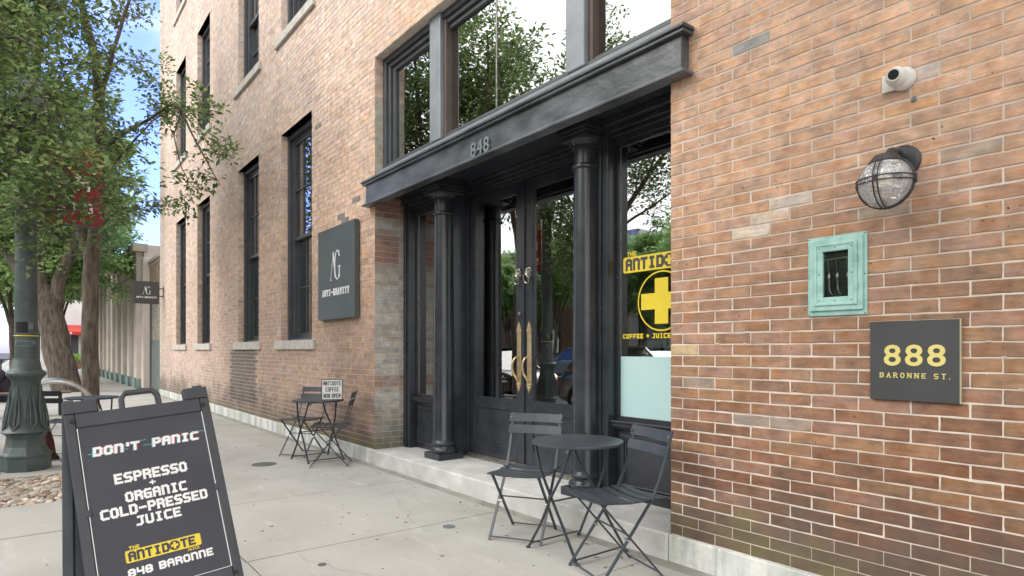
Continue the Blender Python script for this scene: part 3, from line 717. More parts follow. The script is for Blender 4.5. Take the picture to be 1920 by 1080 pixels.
# brick reveals on the left jamb of each opening (they face the near end of the street)
def reveal(x0, z0, z1, depth, wash=False):
    for r_ in range(ncs):
        a, b = cz(r_)+JT/2, cz(r_+1)-JT/2; zm = (a+b)/2
        if not (z0 < zm < z1): continue
        y = YW+(.098 if r_ % 2 else .2)+JT
        L_ = .2 if r_ % 2 else .098
        while y < YW+depth-.004:
            ye = min(y+L_, YW+depth)
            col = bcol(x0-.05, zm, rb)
            if wash:
                col = wash_col(y, zm, col)
            rest.box(x0-.09, x0+.0, y, ye, a, b, col, skip='l')
            y = ye+JT; L_ = .2
reveal(-6.565, .16, HEAD, .37, True)
for (a, b) in wins:
    for (z0, z1) in floors: reveal(a, z0-.12, z1, .12)
# paint the corner bricks of the shopfront jamb's return with the same grey wash: separate narrow skins are not needed, they share the wall colour
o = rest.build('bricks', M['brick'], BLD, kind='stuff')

# marble base course
x = -6.62
random.seed(8)
while x > XL:
    l_ = random.uniform(1.1, 1.7); a = max(x-l_, XL-.02)
    bevel(MB().box(a+.002, x-.002, YW-.022+random.uniform(-.002, .002), YW+.03, -.03, .158+random.uniform(-.002, .002)).build('base_stone', M['marble'], BLD), .006, 2)
    x = a
x = -2.42
while x < XR:
    l_ = random.uniform(1.3, 1.8); b = min(x+l_, XR)
    bevel(MB().box(x+.002, b-.002, YW-.022, YW+.03, -.03, .158+random.uniform(-.002, .002)).build('base_stone', M['marble'], BLD), .006, 2)
    x = b
bevel(MB().box(-6.618, -2.424, YW-.03, 4.1, -.03, .16).build('entrance_step', M['granite'], BLD), .012, 3)

# thin mortar smears and drips standing on the joints
rr = random.Random(77); sm = MB()
for k in range(34):
    b = bricks[order[rr.randrange(296)]]
    x = rr.uniform(b[0], b[1]); z = b[2] if rr.random() < .7 else b[3]; r_ = rr.uniform(.002, .006); n_ = 9
    pts = [(math.cos(2*math.pi*i/n_)*r_*rr.uniform(1.2, 3.2), math.sin(2*math.pi*i/n_)*r_*rr.uniform(.5, 1.1)) for i in range(n_)]
    sm.prism(pts, (x, YW+.003, z), X, Z, -Y, 0, .0045)
sm.build('mortar_smears', M['mortar'], BLD, kind='stuff')

# ------------------------------------------------------------------ sash windows
def sash_window(x0, x1, zs, zh, blind=False):
    P = M['window_paint']; f = MB(); yf = YW+.1
    f.box(x0, x0+.055, yf, yf+.06, zs, zh); f.box(x1-.055, x1, yf, yf+.06, zs, zh); f.box(x0+.055, x1-.055, yf, yf+.06, zh-.07, zh)
    f.box(x0, x0+.09, yf+.06, yf+.2, zs, zh-.05); f.box(x1-.09, x1, yf+.06, yf+.2, zs, zh-.05)
    f.box(x0+.09, x1-.09, yf+.06, yf+.2, zh-.11, zh-.05); f.box(x0+.055, x1-.055, yf+.02, yf+.2, zs, zs+.035)
    wn = f.build('window', P, BLD); bevel(wn, .006, 1)
    s_ = MB().box(x0-.22, x1+.14, YW-.045, YW+.0, zs-.135, zs+.0); s_.box(x0, x1, YW, yf+.2, zs-.13, zs-.001)
    bevel(s_.build('sill', M['limestone'], wn), .008, 2)
    ax, bx = x0+.092, x1-.092; mid = (zs+zh)/2-.02
    for name, za, zb_, yy in (('upper_sash', mid-.02, zh-.112, yf+.075), ('lower_sash', zs+.036, mid+.03, yf+.125)):
        s_ = MB(); d = .04
        s_.box(ax, ax+.05, yy, yy+d, za, zb_); s_.box(bx-.05, bx, yy, yy+d, za, zb_)
        s_.box(ax+.05, bx-.05, yy, yy+d, za, za+(.085 if name[0] == 'l' else .05)); s_.box(ax+.05, bx-.05, yy, yy+d, zb_-.05, zb_)
        wd = (bx-ax-.1)/3; zm = (za+zb_)/2
        for k in (1, 2): s_.box(ax+.05+wd*k-.01, ax+.05+wd*k+.01, yy-.002, yy+d-.004, za+.05, zb_-.05)
        s_.box(ax+.05, bx-.05, yy-.003, yy+d-.005, zm-.01, zm+.01)
        s_.build(name, P, wn)
        for k in range(3):
            for (q0, q1) in ((za+.05, zm-.01), (zm+.01, zb_-.05)):
                MB().box(ax+.05+wd*k+.008, ax+.05+wd*(k+1)-.008, yy+.016, yy+.02, q0, q1).build('pane', M['glass'], wn)
    # steel lintel shadowed above the head
    MB().box(x0-.1, x1+.1, YW+.004, YW+.36, zh, zh+.03).build('window_lintel', M['limestone'], wn)
for (a, b) in wins:
    for (z0, z1) in floors: sash_window(a, b, z0, z1)
# rooms behind the windows
rm = MB(); rm.box(XL+.35, -6.8, 7.5, 7.6, 0, ZT-.4); rm.box(XL+.35, -6.8, YW+.37, 7.5, -.05, .1); rm.box(XL+.35, -6.8, YW+.5, 7.5, 5.2, 5.5); rm.box(XL+.35, -6.8, YW+.5, 7.5, 9.2, 9.5)
rm.box(-6.9, -6.8, YW+.37, 12, .16, 5.4); rm.box(-13.7, -13.5, YW+.37, 7.5, 0, ZT-.4)
rm.build('rooms', M['interior'], BLD)
sr = MB(); sr.box(-6.8, -1.2, 11.9, 12, .1, 5.3); sr.box(-1.3, -1.2, YW+.37, 11.9, .1, 5.3); sr.box(-6.8, -1.2, 3.9, 12, 3.5, 3.6); sr.box(-6.8, -1.2, YW+.4, 12, 5.2, 5.4)
sr.build('shop_interior', M['interior'], BLD)
MB().box(-6.8, -1.2, 4.1, 12, .05, .155).build('shop_floor', M['woodfloor'], BLD)
MB().box(-6.56, -2.43, 3.56, 3.9, 3.1, 3.5).build('ceiling_beam', M['dark'], BLD)

# ------------------------------------------------------------------ shopfront
PT = M['paint']
# lintel beam with its flanges
lt = MB(); lt.box(-6.66, -2.285, YW-.07, YW+.03, 2.985, 3.2)
lt.box(-6.70, -2.25, YW-.105, YW-.002, 2.96, 2.985); lt.box(-6.70, -2.25, YW-.10, YW-.002, 3.2, 3.225); lt.box(-6.71, -2.24, YW-.115, YW-.002, 3.225, 3.25)
LN = lt.build('lintel', M['lintelpaint'], BLD); bevel(LN, .006, 2)
for ch, xx in (('8', -4.455), ('4', -4.36), ('8', -4.262)):
    me = font_mesh(ch, .175, .008, .002, M['pewter'], 'digit')
    o = bpy.data.objects.new('digit', me); COL.objects.link(o); o.parent = LN
    o.location = (xx, YW-.082, 2.995); o.rotation_euler = (R(90), 0, 0)
sf = MB(); sf.box(-6.562, -2.423, YW+.03, 3.9, 3.08, 3.1); sf.build('soffit', PT, BLD)
ts = MB(); b0 = len(ts.v)
ts.v += [(-6.56, YW-.05, 3.25), (-2.425, YW-.05, 3.25), (-2.425, YW+.14, 3.41), (-6.56, YW+.14, 3.41), (-6.56, YW-.05, 3.29), (-2.425, YW-.05, 3.29)]
ts = MB().prism([(-.0, 0), (.22, 0), (.22, .155), (.1, .155), (0, .1)], (-6.562, YW+.01, 3.25), Y, Z, X, 0, 4.14)
ts.build('transom_sill', M['greypaint'], BLD)

def frame_rect(mb, x0, x1, z0, z1, y0, y1, wl, wr_=None, wt=None, wb=None):
    wr_ = wl if wr_ is None else wr_; wt = wl if wt is None else wt; wb = wl if wb is None else wb
    mb.box(x0, x0+wl, y0, y1, z0, z1); mb.box(x1-wr_, x1, y0, y1, z0, z1)
    mb.box(x0+wl, x1-wr_, y0, y1, z1-wt, z1); mb.box(x0+wl, x1-wr_, y0, y1, z0, z0+wb)
# transom window
tw = MB(); frame_rect(tw, -6.563, -2.422, 3.405, HEAD, YW+.1, YW+.16, .07, .04, .07, .03)
frame_rect(tw, -6.493, -2.462, 3.435, HEAD-.07, YW+.13, YW+.2, .055, .03, .05, .03)
frame_rect(tw, -6.438, -2.492, 3.465, HEAD-.12, YW+.16, YW+.23, .06, .03, .05, .0)
TW = tw.build('transom_window', M['window_paint'], BLD); bevel(TW, .006, 1)
for (a, b) in ((-5.474, -5.27), (-3.456, -3.256)):
    m_ = MB().box(a, b, YW+.075, YW+.22, 3.41, HEAD-.002); bevel(m_.build('mullion', M['greypaint'], TW), .01, 2)
    MB().box(b, b+.045, YW+.12, YW+.22, 3.41, HEAD-.004).build('mullion_trim', mat('brown_edge_trim', (.12, .085, .07), rough=.6), TW)
MB().box(-4.49, -4.475, YW+.185, YW+.205, 3.42, HEAD-.12).build('mullion', M['pipe'], TW)
for (a, b) in ((-6.38, -5.476), (-5.222, -4.491), (-4.474, -3.458), (-3.208, -2.52)):
    MB().box(a, b, YW+.19, YW+.2, 3.42, HEAD-.165).build('pane', M['transomglass'], TW)
MB().box(-6.66, -2.3, YW+.0045, YW+.34, HEAD+.0005, HEAD+.022).build('head_plate', M['greywash'], BLD)

# side bays
def moulding(mb, x0, x1, y, z, up=True):
    mb.box(x0, x1, y-.02, y+.02, z, z+.02); mb.box(x0, x1, y-.045, y+.02, z+.02, z+.05); mb.box(x0, x1, y-.06, y+.02, z+.05, z+.068)
def side_bay(x0, x1, gx0, gx1, label=None):
    f = MB(); yy = 3.62
    f.box(x0, gx0-.03, 3.54, 3.72, .16, 3.08) if x0 < gx0 else None
    f.box(x0+.05, gx0-.09, 3.5205, 3.54, .16, 3.08)
    f.box(gx1+.03, x1, 3.56, 3.9, .16, 3.08)
    f.box(gx0-.03, gx1+.03, yy, 3.72, 2.91, 3.08)
    f.box(gx0-.03, gx1+.03, 3.64, 3.72, .16, .70)
    moulding(f, gx0-.06, gx1+.06, 3.62, .695)
    o = f.build('display_window', PT, BLD); bevel(o, .006, 2)
    g = MB(); frame_rect(g, gx0-.03, gx1+.03, .763, 2.91, 3.63, 3.68, .028)
    g.build('sash_bead', PT, o)
    p = MB(); frame_rect(p, gx0+.02, gx1-.02, .22, .655, 3.622, 3.66, .035); frame_rect(p, gx0+.055, gx1-.055, .255, .62, 3.632, 3.65, .02)
    bevel(p.build('panel_moulding', PT, o), .008, 2)
    MB().box(gx0-.004, gx1+.004, 3.655, 3.664, .789, 2.884).build('pane', M['shopglass'], o)
    if gx0 > -4: MB().box(gx0+.002, gx1-.002, 3.6525, 3.6545, .79, 1.255).build('frosted_film', M['counter'], o)
    pu = MB(); frame_rect(pu, gx0-.004, gx1+.004, .787, 2.886, 3.648, 3.654, .006)
    pu.build('putty_line', M['pipe'], o)
    return o
DWL = side_bay(-6.562, -5.62, -6.40, -5.80)
DWR = side_bay(-3.52, -2.424, -3.262, -2.55)
# jambs running back beside the doors and the door head
jb = MB()
jb.box(-5.66, -5.60, 3.6, 3.86, .16, 3.08); jb.box(-5.6, -5.572, 3.78, 3.86, .16, 3.08); jb.box(-3.58, -3.535, 3.6, 3.86, .16, 3.08); jb.box(-3.645, -3.58, 3.78, 3.86, .16, 3.08)
jb.box(-5.6, -3.58, 3.80, 3.9, 2.955, 3.08)
for k, (yy, z0, z1) in enumerate(((3.76, 2.985, 3.012), (3.73, 3.012, 3.045), (3.69, 3.045, 3.08))): jb.box(-5.6, -3.58, yy, 3.8, z0, z1)
bevel(jb.build('door_frame', PT, BLD), .006, 2)
th = MB().box(-5.57, -3.66, 3.75, 3.9, .16, .185); th.box(-5.57, -3.66, 3.78, 3.82, .185, .2)
th.build('door_sill', M['pipe'], BLD)
# moulding under the soffit around the bays
for (a, b) in ((-6.56, -5.75), (-3.33, -2.43)):
    hm = MB(); hm.box(a, b, 3.58, 3.62, 2.95, 2.98); hm.box(a, b, 3.55, 3.62, 2.98, 3.02); hm.box(a, b, 3.5, 3.62, 3.02, 3.08)
    bevel(hm.build('cornice_moulding', PT, BLD), .008, 2)

def lion(mb, x, z, y):
    """door knocker: mane, brow, cheeks, muzzle"""
    n = 14; pts = []
    for i in range(n):
        t = 2*math.pi*i/n; r_ = .046+(.008 if i % 2 else 0); pts.append((r_*math.cos(t)*.8, r_*math.sin(t)*1.05))
    mb.prism(pts, (x, y, z), X, Z, -Y, 0, .012)
    mb.lathe([(.036, 0), (.034, -.014), (.024, -.026), (.001, -.03)], (x, y-.012, z+.004), 12, 'y')
    for s in (-1, 1):
        mb.lathe([(.012, 0), (.010, -.012), (.001, -.016)], (x+s*.026, y-.01, z+.036), 8, 'y')
        mb.lathe([(.010, 0), (.008, -.010), (.001, -.013)], (x+s*.014, y-.032, z-.006), 8, 'y')
        mb.lathe([(.007, 0), (.001, -.007)], (x+s*.013, y-.034, z+.016), 8, 'y')
    mb.lathe([(.016, 0), (.014, -.016), (.001, -.022)], (x, y-.03, z-.018), 10, 'y')
    for i in range(10):
        t = 2*math.pi*i/10+.3; mb.lathe([(.009, 0), (.007, -.01), (.001, -.013)], (x+math.cos(t)*.034, y-.008, z+math.sin(t)*.044), 6, 'y')
def make_door(x0, x1, hx, right):
    y0, y1 = 3.80, 3.845; st = .1; cst = .12
    a, b = (st, cst) if not right else (cst, st)
    d = MB(); d.box(x0, x0+a, y0, y1, .2, 2.95); d.box(x1-b, x1, y0, y1, .2, 2.95)
    d.box(x0+a, x1-b, y0, y1, 2.86, 2.95); d.box(x0+a, x1-b, y0, y1, .2, .34); d.box(x0+a, x1-b, y0, y1, .70, .80)
    D = d.build('door', PT, BLD); bevel(D, .005, 2)
    p = MB().box(x0+a, x1-b, y0+.012, y1-.01, .34, .70); p.build('kick_panel', PT, D)
    g = MB(); frame_rect(g, x0+a, x1-b, .8, 2.86, y0+.006, y0+.03, .018); g.build('glazing_bead', PT, D)
    MB().box(x0+a+.015, x1-b-.015, y0+.02, y0+.026, .815, 2.845).build('pane', M['shopglass'], D)
    k = MB(); lion(k, hx, 2.045, y0)
    k.build('lion_knocker', M['silver'], D, True)
    rg = MB(); rg.tube([(hx+.036*math.sin(t), y0-.045-.012*math.cos(t), 1.985+.042*math.cos(t)) for t in [2*math.pi*i/20 for i in range(20)]], .0055, 8, closed=True)
    rg.build('knocker_ring', M['silver'], D, True)
    pp = MB().box(hx-.031, hx+.031, y0-.006, y0+.001, .99, 1.48)
    cr_ = [(-.034, 0), (.034, 0), (.036, .02), (.026, .028), (.03, .045), (.018, .05), (.02, .07), (.008, .078), (0, .105), (-.008, .078), (-.02, .07), (-.018, .05), (-.03, .045), (-.026, .028), (-.036, .02)]
    pp.prism(cr_, (hx, y0+.001, 1.48), X, Z, -Y, 0, .012)
    pp.prism([(p_[0], -p_[1]) for p_ in cr_][::-1], (hx, y0+.001, .99), X, Z, -Y, 0, .012)
    for dz_ in (.02, .05): pp.lathe([(.011, 0), (.009, -.006), (.001, -.008)], (hx, y0-.01, 1.48+dz_), 8, 'y'); pp.lathe([(.011, 0), (.009, -.006), (.001, -.008)], (hx, y0-.01, .99-dz_), 8, 'y')
    bevel(pp.build('push_plate', M['brass'], D), .002, 2)
    hp = []
    for i in range(17):
        t = i/16; zz = 1.25-.27*t
        bul = math.sin(math.pi*min(t*1.25, 1))
        hp.append((hx-.034*math.sin(math.pi*t)*(1 if t < .75 else .6), y0-.006-.06*math.sin(math.pi*(t**.6))**.8 if 0 < t < 1 else y0-.004, zz))
    h = MB().tube(hp, [.006]+[.0075+.004*math.sin(math.pi*i/16) for i in range(1, 16)]+[.005], 10)
    h.build('pull_handle', M['brass'], D, True)
    if not right:
        MB().lathe([(.018, 0), (.017, -.012), (.001, -.013)], (hx+.01, y0, 1.66), 14, 'y').build('lock_cylinder', M['silver'], D, True)
make_door(-5.57, -4.623, -4.70, False)
make_door(-4.617, -3.645, -4.545, True)
MB().box(-4.632, -4.608, 3.785, 3.80, .21, 2.94).build('astragal', PT, BLD)

def column(x, y, d):
    s_ = MB().box(x-.15*d, x+.15*d, y-.15*d, y+.15*d, .16, .225)
    c = s_.build('column', PT, BLD); bevel(c, .006, 2)
    r_ = .112*d
    prof = [(r_*1.25, .225), (r_*1.3, .235), (r_*1.3, .255), (r_*1.16, .272), (r_*1.1, .285), (r_*1.1, .30), (r_*1.2, .312), (r_*1.2, .328), (r_*1.05, .345), (r_, .36), (r_*.99, 1.2), (r_*.9, 2.72),
            (r_*1.04, 2.73), (r_*1.06, 2.745), (r_*1.02, 2.758), (r_*.9, 2.765), (r_*.9, 2.88), (r_*1.02, 2.885), (r_*1.02, 2.9), (r_*.98, 2.905), (r_*1.1, 2.93), (r_*1.22, 2.945)]
    MB().lathe(prof, (x, y, 0), 40).build('shaft', PT, c, True)
    a = MB()
    for (h0, h1, w_) in ((2.945, 2.975, .15), (2.975, 3.0, .165), (3.0, 3.03, .18), (3.03, 3.08, .17)): a.box(x-w_*d, x+w_*d, y-w_*d, y+w_*d, h0, h1)
    bevel(a.build('abacus', PT, c), .006, 2)
column(-5.61, 3.50, 1.0); column(-3.48, 3.49, .95)

# yellow graphics on the right display window
gy = 3.654
def logo(O, ex, ey, en, H_, yel, drk, name, parent, wd=None):
    """framed word with a cross-in-disc for the second O"""
    W_ = H_*6.1
    bb = MB(); bb.prism([(H_*.1, 0), (W_-H_*.1, 0), (W_, H_*.1), (W_, H_*.98), (W_-H_*.08, H_*1.08), (H_*.08, H_*1.08), (0, H_*.98), (0, H_*.1)], O, ex, ey, en, .0002, .001)
    p1 = bb.build(name, yel, parent)
    tt = MB(); cw = W_*.106; x = W_*.03
    for ch in 'ANTID':
        text(tt, ch, Vector(O)+ex*(x+cw/2)+ey*H_*.13, ex, ey, en, H_*.82, .24, cw/H_/.82*.93, 0, 0, .0018)
        x += cw*1.02
    ox = x+cw*.62; x = ox+cw*.72
    for ch in 'TE':
        text(tt, ch, Vector(O)+ex*(x+cw/2)+ey*H_*.13, ex, ey, en, H_*.82, .24, cw/H_/.82*.93, 0, 0, .0018)
        x += cw*1.02
    oc = Vector(O)+ex*ox+ey*H_*.54; n_ = 20
    tt.prism([(H_*.44*math.cos(2*math.pi*i/n_), H_*.44*math.sin(2*math.pi*i/n_)) for i in range(n_)], oc, ex, ey, en, .0012, .002)
    tt.build('dark_lettering', drk, p1)
    cc = MB(); a, b = H_*.1, H_*.3
    cc.prism([(-a, -b), (a, -b), (a, -a), (b, -a), (b, a), (a, a), (a, b), (-a, b), (-a, a), (-b, a), (-b, -a), (-a, -a)], oc, ex, ey, en, .0022, .0026)
    text(cc, 'THE', Vector(O)+ex*H_*.75+ey*H_*1.12, ex, ey, en, H_*.3, .22, .8, 0, .2, .0012)
    if wd: text(cc, 'JUICE', Vector(O)+ex*(W_-H_*.75)-ey*H_*.3, ex, ey, en, H_*.22, .2, .8, 0, .2, .0012)
    cc.build('yellow_lettering', yel, p1)
    return p1
logo((-3.235, gy, 1.897), X, Z, -Y, .112, M['yellow'], M['signblack'], 'window_logo', DWR)
cg = MB(); n_ = 48; cxx, czz, rO, rI = -2.87, 1.665, .222, .211
for i in range(n_):
    t0, t1 = 2*math.pi*i/n_, 2*math.pi*(i+1)/n_
    P_ = lambda r__, t: (cxx+r__*math.cos(t), gy-.0004, czz+r__*math.sin(t))
    cg.poly([P_(rO, t0), P_(rO, t1), P_(rI, t1), P_(rI, t0)][::-1])
a, b = .06, .168
cg.prism([(-a, -b), (a, -b), (a, -a), (b+.02, -a), (b+.02, a), (a, a), (a, b), (-a, b), (-a, a), (-b-.02, a), (-b-.02, -a), (-a, -a)], (cxx, gy, czz), X, Z, -Y, .0002, .0012)
cg.build('cross_decal', M['yellow'], DWR)
tx = MB(); text(tx, 'COFFEE + JUICE + S', (-3.238, gy, 1.392), X, Z, -Y, .036, .24, .78, 0, .22, .001, 'l')
tx.build('window_lettering', M['yellow'], DWR)

# things inside the shop
def lampbox(x0, x1, y0, y1, label):
    t = thing('ceiling_light', label, 'light', ((x0+x1)/2, (y0+y1)/2, 3.4), 'strip lights in the shop')
    MB().box(x0-.03, x1+.03, y0-.03, y1+.03, 3.27, 3.31).build('housing', M['camwhite'], t)
    MB().box(x0+.1, x0+.12, y0+.3, y0+.32, 3.31, 3.5).build('stem', M['camwhite'], t)
    MB().box(x0, x1, y0, y1, 3.16, 3.27).build('diffuser', M['lampglow'], t)
lampbox(-6.66, -6.36, 4.95, 5.95, 'lit warm ceiling panel glowing behind the top of the double doors')
ct = thing('shop_counter', 'pale aqua counter just behind the right display window', 'counter', (-2.6, 3.95, .16))
MB().box(-3.30, -1.5, 3.72, 3.76, .16, 1.24).build('front_panel', M['counter'], ct)
MB().box(-3.32, -1.48, 3.70, 4.3, 1.24, 1.26).build('top', M['counter'], ct)
MB().box(-3.30, -1.5, 3.76, 4.25, .16, 1.24).build('carcass', M['counter'], ct)
for k, (x, s_) in enumerate(((-3.12, 1.0), (-2.93, 1.15), (-2.72, 1.0))):
    b = MB().lathe([(.05*s_, 0), (.068*s_, .11*s_), (.072*s_, .115*s_), (.066*s_, .115*s_), (.055*s_, .03)], (x, 3.86, 1.261), 20)
    t = b.build('plant_pot', M['cup'], smooth=True)
    tag(t, ['white pot at the left end of the aqua counter inside the window', 'larger white pot second along the aqua counter in the window', 'white pot nearest the brick pier on the aqua counter'][k], 'pot', 'white pots on the shop counter')
    f = MB(); rr = random.Random(k)
    for j in range(60):
        t_ = rr.uniform(0, 6.28); e_ = rr.uniform(.3, 1.4); d = Vector((math.cos(t_)*math.cos(e_), math.sin(t_)*math.cos(e_), math.sin(e_))); p = Vector((x, 3.86, 1.261+.1*s_))+d*rr.uniform(.02, .13)
        q = d.orthogonal().normalized()*.012
        f.poly([p, p+d*.02+q, p+d*.05, p+d*.02-q])
    f.build('foliage', M['leaf_mid'], t)
rc = thing('upholstered_chair', 'rust orange chair inside the left door glass', 'chair', (-6.2, 4.9, .155))
bevel(MB().box(-6.5, -6.0, 4.65, 5.15, .5, .62).build('seat', M['rust'], rc), .03, 3)
bevel(MB().box(-6.52, -6.42, 4.65, 5.15, .62, 1.05).build('backrest', M['rust'], rc), .03, 3)
for (x, y) in ((-6.46, 4.7), (-6.04, 4.7), (-6.46, 5.1), (-6.04, 5.1)): MB().tube([(x, y, .155), (x, y, .5)], .015, 8).build('leg', M['lampmetal'], rc)
tp = thing('table_planter', 'clay bowl of green leaves inside the right door glass', 'planter', (-4.75, 4.35, .75))
MB().lathe([(.08, .75), (.15, .86), (.15, .88), (.13, .87)], (-4.75, 4.35, 0), 20).build('bowl', M['clay'], tp, True)
f = MB(); rr = random.Random(9)
for j in range(160):
    t_ = rr.uniform(0, 6.28); e_ = rr.uniform(.1, 1.4); d = Vector((math.cos(t_)*math.cos(e_), math.sin(t_)*math.cos(e_), math.sin(e_))); p = Vector((-4.75, 4.35, .86))+d*rr.uniform(.03, .18)
    q = d.orthogonal().normalized()*.022; f.poly([p, p+d*.03+q, p+d*.07, p+d*.03-q])
f.build('foliage', M['leaf_mid'], tp)
st = thing('side_table', 'small dark table under the leafy bowl inside the doors', 'table', (-4.75, 4.35, .155))
MB().lathe([(.3, .72), (.3, .75)], (-4.75, 4.35, 0), 24).build('top', M['wood'], st)
MB().lathe([(.18, .155), (.18, .17), (.025, .19), (.025, .72)], (-4.75, 4.35, 0), 16).build('pedestal', M['lampmetal'], st, True)
pp = MB().prism([(0, 0), (.13, .0), (.15, .06), (.1, .12), (.05, .1), (.03, .14), (0, .09)], (-6.33, 3.72, .8), X, Z, Y, 0, .004)
tag(pp.build('crumpled_paper', M['white']), 'crumpled white paper at the foot of the left display window', 'paper')

# ------------------------------------------------------------------ signs and fixtures on the wall
# large wall sign
s1 = thing('wall_sign', 'large slate wall sign with tall AG monogram over ANTI-GRAVITY beside the shopfront', 'sign', (-7.54, YW, 2.29))
bevel(MB().box(-8.12, -6.955, YW-.075, YW-.012, 1.70, 2.875).build('sign_box', M['signgreen'], s1), .004, 2)
bk_ = MB()
for x in (-7.95, -7.1):
    for z in (1.85, 2.7): bk_.box(x-.03, x+.03, YW-.012, YW+.004, z-.03, z+.03)
bk_.build('mounting_block', M['lampmetal'], s1)
m_ = MB(); ag_logo(m_, (-7.54, YW-.075, 2.20), X, Z, -Y, .36, .004); m_.build('monogram', M['white'], s1)
m_ = MB(); text(m_, 'aNTI-GRaVITY'.replace('N', 'n'), (-7.535, YW-.075, 2.0), X, Z, -Y, .088, .25, .66, 0, .25, .004); m_.build('lettering', M['white'], s1)
# projecting blade sign near the far corner
s2 = thing('blade_sign', 'small dark AG sign projecting on a bracket from the far corner of the building', 'sign', (-20.3, 2.75, 2.95))
bevel(MB().box(-20.33, -20.27, 2.42, 3.06, 2.63, 3.27).build('sign_board', M['signblack'], s2), .004, 2)
m_ = MB(); ag_logo(m_, (-20.27, 2.74, 2.90), Y, Z, X, .22, .004); m_.build('monogram', M['white'], s2)
m_ = MB(); text(m_, 'anTI-GRaVITY', (-20.27, 2.74, 2.79), Y, Z, X, .05, .24, .66, 0, .3, .004); m_.build('lettering', M['white'], s2)
br = MB(); br.tube([(-20.3, 3.06, 3.08), (-20.3, YW+.02, 3.08)], .014, 8); br.tube([(-20.3, 3.06, 2.86), (-20.3, YW+.02, 2.86)], .014, 8); br.box(-20.33, -20.27, YW-.012, YW+.004, 2.8, 3.14)
br.build('bracket', M['lampmetal'], s2)
fl_ = thing('flood_light', 'tiny dark floodlight high on the far corner of the brick building', 'light', (-20.2, YW, 5.45))
b = MB(); b.tube([(-20.2, YW+.01, 5.45), (-20.2, YW-.14, 5.47)], .02, 8); b.build('arm', M['lampmetal'], fl_)
b = MB(); b.lathe([(.04, 0), (.075, -.08), (.085, -.16), (.07, -.165)], (-20.2, YW-.12, 5.46), 14, 'y'); b.build('housing', M['lampmetal'], fl_, True)
# plaque with the street number
s3 = thing('address_plaque', 'charcoal plaque reading 888 Baronne St. on the right brick wall', 'sign', (-1.072, YW, 1.255))
bevel(MB().box(-1.251, -.893, YW-.022, YW-.004, 1.073, 1.437).build('plaque_board', M['signblack'], s3), .0015, 1)
ed = MB().box(-.8928, -.8905, YW-.0225, YW-.003, 1.072, 1.4385); ed.box(-1.252, -.8928, YW-.0225, YW-.003, 1.4372, 1.4388)
ed.build('brass_edge', M['goldedge'], s3)
for k in range(3):
    me = font_mesh('8', .145, .0012, .0022, M['gold'], 'numeral')
    o = bpy.data.objects.new('numeral', me); COL.objects.link(o); o.parent = s3; o.matrix_parent_inverse = Matrix.Translation(-s3.location)
    o.location = (-1.155+k*.088, YW-.0235, 1.234); o.rotation_euler = (R(90), 0, 0); o.scale = (1.05, .92, 1)
m_ = MB(); serif_text(m_, 'BARONNE ST.', (-1.066, YW-.022, 1.176), X, Z, -Y, .0235, .72, .5, .0016); m_.build('lettering', M['gold'], s3)
# pale green meter box
s4 = thing('meter_box', 'pale green metal box with a small window showing pipes above the plaque', 'utility box', (-1.411, YW, 1.67))
b = MB(); frame_rect(b, -1.552, -1.27, 1.475, 1.872, YW-.012, YW+.002, .035); frame_rect(b, -1.538, -1.284, 1.50, 1.858, YW-.026, YW-.012, .03)
frame_rect(b, -1.512, -1.306, 1.525, 1.835, YW-.034, YW-.026, .014); frame_rect(b, -1.498, -1.320, 1.538, 1.822, YW-.03, YW+.001, .028)
bevel(b.build('frame', M['verdigris'], s4), .002, 1)
b = MB(); b.box(-1.471, -1.347, YW-.0065, YW-.0045, 1.565, 1.795); b.build('back_plate', M['dark'], s4)
for (z0, z1) in ((1.60, 1.635), (1.73, 1.765)):
    MB().tube([(-1.309, YW-.036, z0), (-1.309, YW-.036, z1)], .006, 8).build('hinge', M['verdigris'], s4)
sc_ = MB()
for (x, z) in ((-1.545, 1.865), (-1.277, 1.865), (-1.545, 1.482), (-1.277, 1.482), (-1.545, 1.67), (-1.277, 1.67), (-1.486, 1.81), (-1.332, 1.81), (-1.486, 1.55), (-1.332, 1.55), (-1.486, 1.68), (-1.332, 1.68), (-1.41, 1.812), (-1.41, 1.548)):
    yy = YW-.03 if abs(x+1.41) < .1 else YW-.012
    sc_.lathe([(.0032, 0), (.0026, -.002), (.0005, -.0026)], (x, yy, z), 8, 'y')
sc_.build('screws', M['lampmetal'], s4)
pi_ = MB()
pi_.tube([(-1.462, YW-.012, 1.752), (-1.352, YW-.012, 1.758)], .0045, 8)
for x in (-1.452, -1.412, -1.362):
    pi_.tube([(x, YW-.012, 1.757), (x+.006, YW-.012, 1.70), (x+.008, YW-.012, 1.685)], .0028, 6)
    pi_.lathe([(.004, 1.655), (.0085, 1.662), (.0085, 1.676), (.005, 1.682), (.005, 1.69)], (x+.008, YW-.012, 0), 8)
    pi_.tube([(x+.008, YW-.012, 1.66), (x+.009, YW-.012, 1.61), (x+.016, YW-.012, 1.585), (x+.026, YW-.012, 1.578)], [.005, .0065, .0055, .004], 8)
pi_.tube([(-1.412, YW-.004, 1.79), (-1.412, YW-.004, 1.72)], .002, 6)
pi_.build('pipe_fittings', M['pipe'], s4, True)
MB().box(-1.469, -1.349, YW-.018, YW-.015, 1.567, 1.793).build('pane', glass_material('dusty_box_glass', .02), s4)

